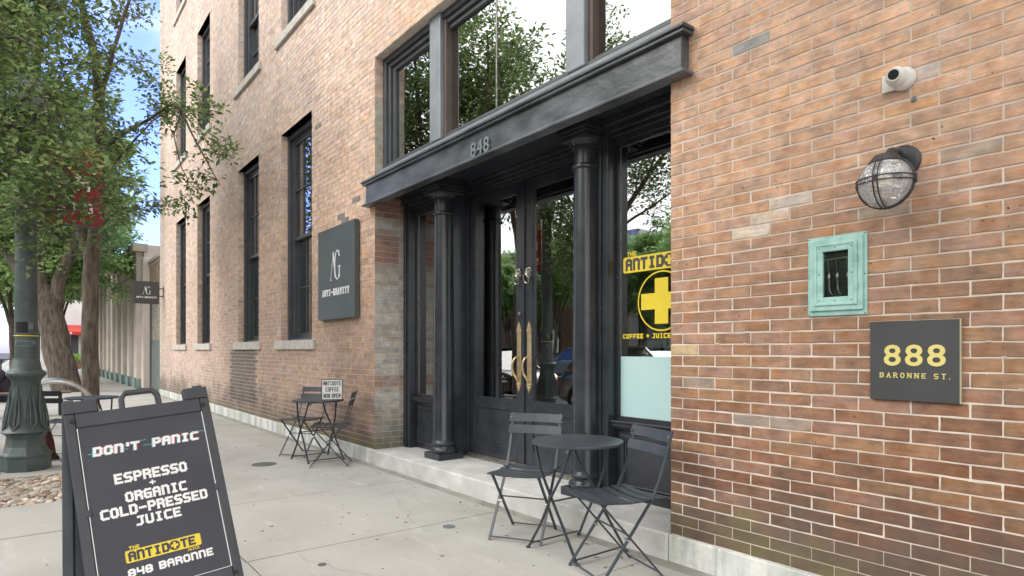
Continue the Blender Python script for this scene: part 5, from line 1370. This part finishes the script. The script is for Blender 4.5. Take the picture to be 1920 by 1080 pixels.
# generic trees (local frame) copied along the street
def generic(seed, h, spreadr, name, label, group, leafm, lean=(0, 0), size=.13, leafn=6, loc=(0, 0, 0), fork=.38, dens=1.0, r0=.16):
    rr = random.Random(seed); z1 = h*fork
    limbs = [([(0, 0, -.1), (rr.uniform(-.05, .05), .03, z1*.5), (lean[0]*.2, lean[1]*.2, z1)], r0, r0*.8, 0)]
    n_ = 6
    for k in range(n_):
        t = 2*math.pi*k/n_+rr.uniform(-.4, .4); rad = spreadr*rr.uniform(.55, 1)
        ex, ey = math.cos(t)*rad+lean[0], math.sin(t)*rad+lean[1]
        limbs.append(([(lean[0]*.2, lean[1]*.2, z1*rr.uniform(.85, 1)), (ex*.3+lean[0]*.2, ey*.3+lean[1]*.2, z1+(h-z1)*.35), (ex*.7, ey*.7, z1+(h-z1)*rr.uniform(.5, .7)), (ex, ey, z1+(h-z1)*rr.uniform(.65, .95))], r0*.5, .02, dens))
    limbs.append(([(lean[0]*.2, lean[1]*.2, z1), (lean[0]*.5, lean[1]*.5, z1+(h-z1)*.5), (lean[0], lean[1], h)], r0*.55, .02, dens))
    tr, V, F = tree_geo(limbs, seed, size=size, leafn=leafn, seclen=(.8, 1.9), spread=.28, start=.25, nsec=.8)
    t = thing(name, label, 'tree', loc, group, local=True)
    tr.build('trunk', M['bark'], t, True)
    o = bpy.data.objects.new('crown', mesh_vf('crown', V, F, leafm)); COL.objects.link(o); o.parent = t
    t.location = loc
    return t
T2 = 6.2
pit = [
 ([(-7.35, -.52, -.1), (-7.38, -.55, 1.2), (-7.45, -.6, 2.5)], .15, .12, 0),
 ([(-7.45, -.6, 2.45), I(-60, 330, T2), I(20, 318, T2), I(90, 345, T2-.1), I(150, 385, T2-.2)], .05, .01, 1.1),
 ([(-7.45, -.6, 2.5), I(-60, 240, T2), I(30, 225, T2), I(110, 270, T2-.1), I(180, 330, T2-.2)], .055, .01, .8),
 ([(-7.45, -.6, 2.4), I(-40, 390, T2-.2), I(40, 385, T2-.2), I(110, 405, T2-.3), I(200, 380, T2-.3)], .035, .008, 1.2),
 ([(-7.45, -.6, 2.6), I(-70, 120, T2+.3), I(10, 60, T2+.3), I(70, 90, T2+.2)], .05, .012, .6),
 ([(-7.45, -.6, 2.5), (-7.6, -1.0, 4.2), (-7.9, -1.5, 6.0), (-8.2, -1.8, 7.6)], .10, .02, .8),
 ([(-7.45, -.6, 3.0), (-6.95, -1.0, 4.1), (-6.5, -1.3, 5.3)], .04, .012, 1.6),
 ([(-7.4, -.7, 3.3), (-6.7, -.9, 3.7), (-6.1, -1.2, 4.1)], .03, .01, 1.3),
 ([(-7.45, -.6, 2.6), I(-50, 270, T2+.4), I(20, 200, T2+.3), I(80, 170, T2+.2), I(120, 215, T2)], .04, .01, 1.3),
 ([(-7.5, -.8, 3.4), (-6.6, -1.5, 5.0), (-5.8, -2.0, 6.4)], .06, .015, .8),
 ([(-7.5, -.8, 3.2), (-8.6, -1.3, 4.8), (-9.6, -1.8, 6.6)], .06, .015, .8),
]
tree('kerb_tree', 'kerbside tree rising from the pebble bed, its lowest leaves hanging over the lamp post', pit, 12, M['leaf_near'], 'kerb trees seen in the glass', size=.075, leafn=6, seclen=(.35, .8), spread=.13, start=.3, nsec=.8, ntw=3)
g1 = generic(31, 8.2, 2.1, 'kerb_tree', 'kerbside tree mirrored in the right door glass', 'kerb trees seen in the glass', M['leaf_near'], lean=(-.4, -.8), size=.11, loc=(-10.6, -.95, 0), fork=.4, dens=.85)
def cp(o, x, y, rz, label, s=1.0, z=0):
    c = copy_tree(o); c.location = (x, y, z); c.rotation_euler = (0, 0, rz); c['label'] = label; c.scale = (s, s, s); return c
cp(g1, -13.4, -.95, 1.9, 'taller kerbside tree mirrored in the left transom pane', 1.12)
cp(g1, -2.0, -1.0, 3.4, 'kerbside tree behind the viewpoint, nearest the sandwich board side', .95)
cp(g1, 4.5, -.9, 1.2, 'kerbside tree at the near end of the street behind the viewpoint', 1.0)
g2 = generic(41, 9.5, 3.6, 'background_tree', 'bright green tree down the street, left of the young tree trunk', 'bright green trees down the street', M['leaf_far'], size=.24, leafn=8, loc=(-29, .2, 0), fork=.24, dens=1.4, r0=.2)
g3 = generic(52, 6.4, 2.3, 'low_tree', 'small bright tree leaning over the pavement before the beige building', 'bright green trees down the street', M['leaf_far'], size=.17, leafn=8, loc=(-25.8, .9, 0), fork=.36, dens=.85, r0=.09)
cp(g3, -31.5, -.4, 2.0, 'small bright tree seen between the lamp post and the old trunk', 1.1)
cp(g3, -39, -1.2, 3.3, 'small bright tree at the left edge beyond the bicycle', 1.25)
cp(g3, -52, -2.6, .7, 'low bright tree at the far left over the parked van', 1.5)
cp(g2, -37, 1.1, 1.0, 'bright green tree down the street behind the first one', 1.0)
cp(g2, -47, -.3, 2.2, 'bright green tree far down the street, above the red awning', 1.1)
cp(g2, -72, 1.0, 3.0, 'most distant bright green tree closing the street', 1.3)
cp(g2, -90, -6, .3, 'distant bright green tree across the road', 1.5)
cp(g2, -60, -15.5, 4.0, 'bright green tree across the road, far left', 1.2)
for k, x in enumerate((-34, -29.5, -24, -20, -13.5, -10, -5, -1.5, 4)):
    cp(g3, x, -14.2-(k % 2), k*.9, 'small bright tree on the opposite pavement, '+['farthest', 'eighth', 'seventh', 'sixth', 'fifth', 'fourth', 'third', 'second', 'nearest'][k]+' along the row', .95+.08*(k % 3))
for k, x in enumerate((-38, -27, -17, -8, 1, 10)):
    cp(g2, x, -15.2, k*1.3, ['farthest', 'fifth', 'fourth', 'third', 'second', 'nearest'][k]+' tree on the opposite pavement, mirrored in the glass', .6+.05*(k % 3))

# ------------------------------------------------------------------ neighbours along the street
# low painted brick wall joining the brick building
nb = thing('side_yard_wall', 'low brick wall with a grey painted base between the two buildings', 'wall', (-22.6, 3.3, 0))
b = MB(); rb = random.Random(5)
MB().box(-24.45, -20.92, 3.42, 3.7, 0, 4.28).build('backing', M['mortar'], nb)
for r_ in range(25, 64):
    x = -24.45-(.11 if r_ % 2 else 0)
    while x < -20.94:
        a, c_ = max(x, -24.45), min(x+.219, -20.93)
        if c_-a > .03:
            k = rb.uniform(.85, 1.15); col = mixc((.42, .30, .21), (.50, .42, .33), rb.random()); 
            if r_ < 44: col = mixc(col, (.40, .39, .34), .75)
            b.box(a, c_, 3.40, 3.43, cz(r_)-.16+.004, cz(r_+1)-.16-.003, tuple(v*k for v in col), skip='k')
        x += .226
b.build('bricks', M['brick'], nb, kind='stuff')
MB().box(-24.45, -20.93, 3.395, 3.42, 0, 1.62).build('painted_base', M['greywash'], nb)
MB().box(-24.5, -20.92, 3.33, 3.75, 4.28, 4.36).build('coping', M['limestone'], nb)
bevel(MB().box(-24.9, -24.45, 3.2, 3.7, 0, 4.5).build('end_pillar', M['beige'], nb), .02, 1)
MB().box(-24.3, -24.05, 3.38, 3.394, 0, 3.1).build('downpipe', M['lampmetal'], nb)
# beige pilastered building
n2 = thing('beige_building', 'long beige stucco building with close vertical pilasters and a teal base', 'building', (-34, YW, 0))
MB().box(-44, -24.95, 3.3, 14, 0, 5.0).build('wall', M['beige'], n2)
x = -25.1
for k in range(10):
    bevel(MB().box(x-.62, x-.02, 3.08, 3.3, .0, 4.75).build('pilaster', M['beige'], n2), .01, 1)
    MB().box(x-1.86, x-.63, 3.22, 3.3, .32, 4.6).build('recess_panel', M['plaster'], n2)
    MB().box(x-.66, x+.02, 3.03, 3.075, -.02, .34).build('pilaster_base', M['teal_base'], n2)
    x -= 1.88
MB().box(-44, -24.95, 3.14, 3.2, -.02, .3).build('base_band', M['teal_base'], n2)
MB().box(-44.1, -24.9, 2.95, 3.4, 4.75, 5.02).build('cornice', M['tan'], n2)
# curved parapet behind
pr = []
for i in range(13): pr.append((-9+i*.75, 5.0+.55*math.sin(math.pi*i/12)))
b = MB(); b.prism([(-9, 4.9)]+[p for p in pr]+[(0, 4.9)][:1], (-26.0, 3.5, 0), X, Z, Y, 0, .4)
b.build('curved_parapet', M['tan'], n2)
aw = thing('teal_awning', 'small faded teal awning high on the pillar between the buildings', 'awning', (-25.4, 3.0, 3.6))
b = MB(); b.poly([(-25.9, 3.06, 3.95), (-25.0, 3.06, 3.95), (-25.0, 2.5, 3.55), (-25.9, 2.5, 3.55)]); b.poly([(-25.9, 3.06, 3.93), (-25.9, 2.5, 3.53), (-25.0, 2.5, 3.53), (-25.0, 3.06, 3.93)])
b.box(-25.9, -25.0, 2.49, 2.51, 3.43, 3.55); b.build('canopy', M['teal_base'], aw)
# far white storefront with a red awning
n3 = thing('white_storefront', 'distant white storefront with dark windows under a red awning', 'building', (-66, 5, 0))
MB().box(-74, -60, 1.0, 14, 0, 5.5).build('wall', M['plaster'], n3)
for y in (1.25, 2.0, 2.9, 3.6): MB().box(-60, -59.93, y, y+.5, .3, 2.5).build('window', M['window_paint'], n3)
MB().box(-60.0, -59.93, 4.4, 5.3, .05, 2.4).build('door', M['teal_base'], n3)
ra = thing('red_awning', 'faded red awning with pale lettering over the distant storefront', 'awning', (-59.6, 3, 2.7))
b = MB(); b.prism([(0, 3.3), (1.3, 2.75), (1.3, 2.5), (0, 2.5)], (-59.92, 1.6, 0), X, Z, -Y, -2.4, 0)
b.build('canopy', M['awningred'], ra)
bm_ = MB(); text(bm_, 'BOLA', (-58.6, 2.6, 2.55), Y, Z, X, .16, .24, .8, 0, .3, .01); bm_.build('lettering', M['white'], ra)
tc_ = thing('litter_bin', 'round green litter bin on the far pavement before the white storefront', 'bin', (-56.5, 2.35, 0))
MB().lathe([(.36, 0), (.42, 1.0), (.42, 1.02)], (-56.5, 2.35, 0), 20).build('body', M['greenplastic'], tc_, True)
MB().lathe([(.46, 1.0), (.46, 1.12), (.3, 1.16)], (-56.5, 2.35, 0), 20).build('lid', M['greenplastic'], tc_, True)
pl_ = thing('street_planter', 'clay tub with a yellow-green shrub beside the green litter bin', 'planter', (-53, 2.75, 0))
MB().lathe([(.4, 0), (.55, .5), (.6, .52)], (-53, 2.75, 0), 20).build('tub', M['clay'], pl_, True)
f = MB(); rr = random.Random(3)
for j in range(500):
    t_ = rr.uniform(0, 6.28); e_ = rr.uniform(-.2, 1.5); d = Vector((math.cos(t_)*math.cos(e_), math.sin(t_)*math.cos(e_), math.sin(e_)*.7)); p = Vector((-53, 2.75, .5))+d*rr.uniform(.2, .75)
    q = d.orthogonal().normalized()*.05; f.poly([p, p+d*.06+q, p+d*.16, p+d*.06-q])
f.build('foliage', M['plant'], pl_)
bx_ = thing('red_newspaper_box', 'small dark red box standing left of the green litter bin', 'newspaper box', (-57.5, 1.7, 0))
MB().box(-57.7, -57.3, 1.5, 1.95, .35, 1.2).build('cabinet', M['awningred'], bx_); MB().box(-57.65, -57.35, 1.68, 1.77, 0, .35).build('post', M['lampmetal'], bx_)
# blue and white banner far off
b2 = thing('far_banner', 'small blue and white banner on a distant post behind the lamp post', 'banner', (-33.5, .72, 3.2))
MB().tube([(-33.5, .5, 0), (-33.5, .5, 5)], .05, 8).build('post', M['lampgreen'], b2)
MB().box(-33.51, -33.49, .56, 1.06, 3.2, 4.2).build('cloth', M['blue'], b2)
MB().box(-33.488, -33.485, .66, .96, 3.28, 3.75).build('emblem', M['white'], b2); MB().box(-33.512, -33.488, .55, 1.07, 3.1, 3.2).build('hem', M['gold'], b2)

# ------------------------------------------------------------------ opposite side, mirrored in the windows
def block(name, label, x0, x1, y0, y1, h, wallm, nx, nz, group=None, gm=None, cat='building'):
    t = thing(name, label, cat, ((x0+x1)/2, y1, 0), group)
    MB().box(x0, x1, y0, y1, -.1, h).build('wall', wallm, t)
    w_ = (x1-x0)/nx; hh = h/nz
    for i in range(nx):
        for j in range(nz):
            a, c_ = x0+w_*(i+.2), x0+w_*(i+.8); z0, z1 = hh*(j+.28), hh*(j+.82)
            b = MB(); frame_rect(b, a, c_, z0, z1, y1-.02, y1+.06, .08); o = b.build('window', M['window_paint'], t)
            MB().box(a+.08, c_-.08, y1+.0, y1+.03, z0+.08, z1-.08).build('pane', gm or M['glass'], o)
    MB().box(x0-.1, x1+.1, y1-.1, y1+.2, h, h+.3).build('cornice', M['limestone'], t)
tanw = mat('opposite_brown_brick', (.34, .22, .16), (.26, .16, .12), scale=2, rough=.9)
block('opposite_building', 'low brown brick building across the street with two rows of windows', -46, -24, -30, -18, 7.5, tanw, 7, 2)
block('opposite_building', 'white plastered building across the street facing the cafe', -22, -6, -30, -18, 5.2, M['plaster'], 5, 1)
block('opposite_building', 'tan brick building across the street at the near end', -4, 14, -30, -18, 8.5, tanw, 6, 2)
block('office_tower', 'distant blue-grey glass office tower mirrored in the right display window', -181, -163.5, -205, -186, 50, mat('blue_grey_facade', (.36, .40, .45), (.42, .46, .5), scale=.3, rough=.4), 7, 16)

# ------------------------------------------------------------------ parked cars
def make_car(label, paint, loc, rz=0, group='cars parked along the kerb'):
    t = thing('parked_car', label, 'car', loc, group, local=True)
    st = [(-2.25, .62, .42, .60, .75), (-2.2, .80, .30, .78, .82), (-1.9, .88, .26, .93, .9), (-1.2, .9, .25, .97, .92), (-.6, .9, .25, .98, .93), (.6, .9, .25, .97, .93), (1.2, .9, .25, .93, .92), (1.9, .87, .27, .84, .86), (2.2, .76, .32, .70, .78), (2.28, .6, .42, .58, .7)]
    b = MB()
    for (x, hw, zl, zu, hb) in st:
        b.v += [(x, -hw*.86, zl), (x, -hw, zl+.12), (x, -hw, zu-.12), (x, -hb*.9, zu), (x, 0, zu+.02), (x, hb*.9, zu), (x, hw, zu-.12), (x, hw, zl+.12), (x, hw*.86, zl)]
    m_ = 9
    for i in range(len(st)-1):
        for k in range(m_):
            b.f.append((i*m_+k, i*m_+(k+1) % m_, (i+1)*m_+(k+1) % m_, (i+1)*m_+k)[::-1]); b.c.append(None)
    b.f.append(tuple(range(m_))[::-1][::-1]); b.c.append(None); b.f.append(tuple(range((len(st)-1)*m_, len(st)*m_))[::-1]); b.c.append(None)
    b.build('body', paint, t, True)
    gh = [(-1.95, .74, .93, .93), (-1.45, .62, .97, 1.42), (-.4, .62, .98, 1.50), (.45, .6, .97, 1.46), (1.25, .72, .92, .93)]
    b = MB(); 
    for (x, ht, z0, z1) in gh: b.v += [(x, -.83, z0), (x, -ht, z1), (x, ht, z1), (x, .83, z0)]
    for i in range(4):
        for k in (0, 1, 2): b.f.append((i*4+k, i*4+k+1, (i+1)*4+k+1, (i+1)*4+k)[::-1]); b.c.append(None)
    b.build('windows', M['carglass'], t)
    b = MB(); b.strip([(-1.5, 0, 1.435), (-.4, 0, 1.52), (.5, 0, 1.475)], 1.24, .03, (0, 1, 0)); b.build('roof', paint, t)
    b = MB()
    for s in (-1, 1):
        for (p, q) in (((-1.97, s*.80, .93), (-1.47, s*.63, 1.43)), ((-.42, s*.84, .97), (-.42, s*.63, 1.5)), ((1.28, s*.79, .92), (.47, s*.61, 1.47)), ((-1.2, s*.84, .97), (-1.15, s*.64, 1.46))): b.tube([p, q], .028, 6)
        b.tube([(-1.45, s*.63, 1.43), (-.4, s*.63, 1.51), (.45, s*.61, 1.47)], .025, 6)
    b.build('pillars', paint, t)
    for x in (-1.4, 1.4):
        for s in (-1, 1):
            o = MB().lathe([(.2, -.1), (.32, -.11), (.335, -.06), (.335, .06), (.32, .11), (.2, .1)], (x, s*.82, .335), 24, 'y').build('wheel', M['rubber'], t, True)
            MB().lathe([(.2, -.1), (.2, .1), (.06, .115)], (x, s*.82, .335), 10, 'y').build('rim', M['steel'], o)
    for s in (-1, 1):
        bevel(MB().box(2.12, 2.23, s*.66-.13, s*.66+.13, .58, .70).build('headlight', M['camwhite'], t), .02, 2)
        bevel(MB().box(-2.22, -2.14, s*.66-.12, s*.66+.12, .68, .82).build('tail_light', M['red'], t), .02, 2)
        bevel(MB().box(.75, .9, s*.93-.08, s*.93+.08, .96, 1.08).build('wing_mirror', paint, t), .02, 2)
    bevel(MB().box(2.2, 2.28, -.4, .4, .42, .56).build('grille', M['rubber'], t), .01, 1)
    t.location = loc; t.rotation_euler = (0, 0, rz); return t
M['carglass'] = mat('dark_car_glass', (.015, .02, .02), rough=.05, spec=1)
def carpaint(n_, c_): return mat(n_, c_, tuple(v*.95 for v in c_), rough=.25, coat=1)
make_car('black saloon parked at the kerb, mirrored in the left door', carpaint('black_car_paint', (.012, .012, .015)), (-14.2, -2.7, -.12))
make_car('dark grey saloon parked at the kerb, mirrored in the right door', carpaint('grey_car_paint', (.06, .065, .07)), (-8.3, -2.75, -.12))
make_car('white saloon parked at the kerb behind the viewpoint', carpaint('white_car_paint', (.7, .7, .7)), (-2.4, -2.7, -.12))
make_car('silver saloon parked across the street', carpaint('silver_car_paint', (.4, .4, .42)), (-11, -12.3, -.12), math.pi)
make_car('blue-grey saloon parked across the street', carpaint('blue_grey_car_paint', (.12, .15, .18)), (-20, -12.3, -.12), math.pi)
vn = thing('parked_van', 'white van parked at the kerb far down the street at the left edge', 'van', (-44, -2.3, -.12), None)
bevel(MB().box(-46.6, -42.6, -3.3, -1.5, .25, 2.35).build('body', M['plaster'], vn), .12, 3)
bevel(MB().box(-42.6, -41.6, -3.25, -1.55, .25, 1.2).build('bonnet', M['plaster'], vn), .1, 3)
MB().box(-42.62, -42.56, -3.1, -1.7, 1.35, 2.1).build('windscreen', M['carglass'], vn)
for x in (-46, -42.3):
    for y in (-3.2, -1.6): MB().lathe([(.2, -.1), (.34, -.1), (.34, .1), (.2, .1)], (x, y, .22), 18, 'y').build('wheel', M['rubber'], vn)

# bicycle leaning by the kerb
bk = thing('bicycle', 'dark bicycle standing at the kerb seen just left of the lamp post', 'bicycle', (-24.5, -.55, 0))
for x in (-25.0, -24.0):
    o = MB().tube([(x+.33*math.cos(2*math.pi*i/28), -.55, .34+.33*math.sin(2*math.pi*i/28)) for i in range(28)], .02, 6, closed=True).build('wheel', M['rubber'], bk)
    s_ = MB()
    for i in range(14): s_.tube([(x, -.55, .34), (x+.32*math.cos(2*math.pi*i/14), -.55, .34+.32*math.sin(2*math.pi*i/14))], .002, 3)
    s_.build('spokes', M['steel'], o)
b = MB(); A_, B_, C_, D_ = (-25.0, -.55, .34), (-24.62, -.55, .84), (-24.5, -.55, .32), (-24.12, -.55, .82)
for p, q in ((A_, B_), (A_, C_), (B_, C_), (B_, D_), (C_, (-24.1, -.55, .72)), (D_, (-24.0, -.55, .34)), (D_, (-24.14, -.55, 1.02)), (B_, (-24.66, -.55, .96))): b.tube([p, q], .016, 6)
b.build('frame', M['lampmetal'], bk)
MB().tube([(-24.2, -.82, 1.04), (-24.14, -.65, 1.03), (-24.14, -.45, 1.03), (-24.2, -.28, 1.04)], .014, 6).build('handlebar', M['rubber'], bk)
bevel(MB().box(-24.8, -24.54, -.62, -.48, .95, 1.0).build('saddle', M['rubber'], bk), .02, 2)
# kerbside bench with a seated person whose leg reaches into the picture
kb_ = thing('kerb_bench', 'low brown bench at the extreme left edge under the seated person', 'bench', (-20.3, -.75, 0))
for k in range(3): MB().box(-21.1, -19.6, -.95+k*.13, -.84+k*.13, .43, .46).build('seat_slat', M['wood'], kb_)
for x in (-20.95, -19.8): MB().box(x, x+.08, -.93, -.6, 0, .43).build('support', M['lampmetal'], kb_)
def skinned(name, pts, edges, radii, mt, parent, root=0, sub=2):
    me = bpy.data.meshes.new(name); me.from_pydata(pts, edges, []); me.materials.append(mt)
    o = bpy.data.objects.new(name, me); COL.objects.link(o); o.parent = parent
    sm_ = o.modifiers.new('skin', 'SKIN')
    for i, v in enumerate(me.skin_vertices[0].data if me.skin_vertices else []): pass
    if not me.skin_vertices:
        bm_ = bmesh.new(); bm_.from_mesh(me); lay = bm_.verts.layers.skin.verify(); bm_.verts.ensure_lookup_table()
        for i, v in enumerate(bm_.verts): v[lay].radius = (radii[i], radii[i]); v[lay].use_root = (i == root)
        bm_.to_mesh(me); bm_.free()
    s_ = o.modifiers.new('smooth', 'SUBSURF'); s_.levels = sub; s_.render_levels = sub
    for p in me.polygons: p.use_smooth = True
    return o
import bmesh
ps = thing('person', 'person in dark trousers and blue shoes seated on the bench at the left edge', 'person', (-20.25, -.78, .46), local=True)
ps.rotation_euler = (0, 0, R(0))
pts = [(0, 0, .1), (0, -.02, .28), (0, -.02, .45), (0, -.01, .56), (0, .02, .66), (0, .02, .76),
       (.09, .02, .08), (.13, .42, .08), (.15, .50, -.36), (.15, .60, -.42),
       (-.09, .02, .08), (-.14, .40, .08), (-.15, .36, -.36), (-.15, .46, -.42),
       (.19, -.01, .43), (.25, .05, .18), (.14, .28, .13), (.11, .35, .12),
       (-.19, -.01, .43), (-.25, .05, .18), (-.14, .28, .13), (-.11, .35, .12)]
ed_ = [(0, 1), (1, 2), (2, 3), (3, 4), (4, 5), (0, 6), (6, 7), (7, 8), (8, 9), (0, 10), (10, 11), (11, 12), (12, 13), (2, 14), (14, 15), (15, 16), (16, 17), (2, 18), (18, 19), (19, 20), (20, 21)]
rad_ = [.13, .13, .12, .055, .09, .08, .09, .065, .045, .03, .09, .065, .045, .03, .06, .045, .033, .025, .06, .045, .033, .025]
skinned('body', pts, ed_, rad_, M['denim'], ps)
skinned('shirt', [(0, 0, .16), (0, -.02, .28), (0, -.02, .46), (.19, -.01, .44), (.24, .04, .27), (-.19, -.01, .44), (-.24, .04, .27)], [(0, 1), (1, 2), (2, 3), (3, 4), (2, 5), (5, 6)], [.15, .15, .135, .072, .058, .072, .058], M['shirt'], ps)
hd_ = MB().lathe([(.001, -.12), (.05, -.115), (.075, -.08), (.088, -.02), (.088, .04), (.07, .09), (.035, .115), (.001, .12)], (0, .02, .72), 18); hd_.build('head', M['skin'], ps, True)
hr_ = MB().lathe([(.093, .0), (.097, .05), (.078, .1), (.04, .128), (.001, .132)], (0, .008, .72), 18); hr_.build('hair', M['hair'], ps, True)
for (x, y) in ((.15, .56), (-.15, .42)):
    b = MB(); b.lathe([(.001, 0), (.05, .004), (.055, .04), (.04, .08), (.02, .09)], (0, 0, 0), 12)
    b.v = [(x+v[0]*.9, y+v[1]*2.4, -.455+v[2]) for v in b.v]; b.build('shoe', M['blue'], ps, True)
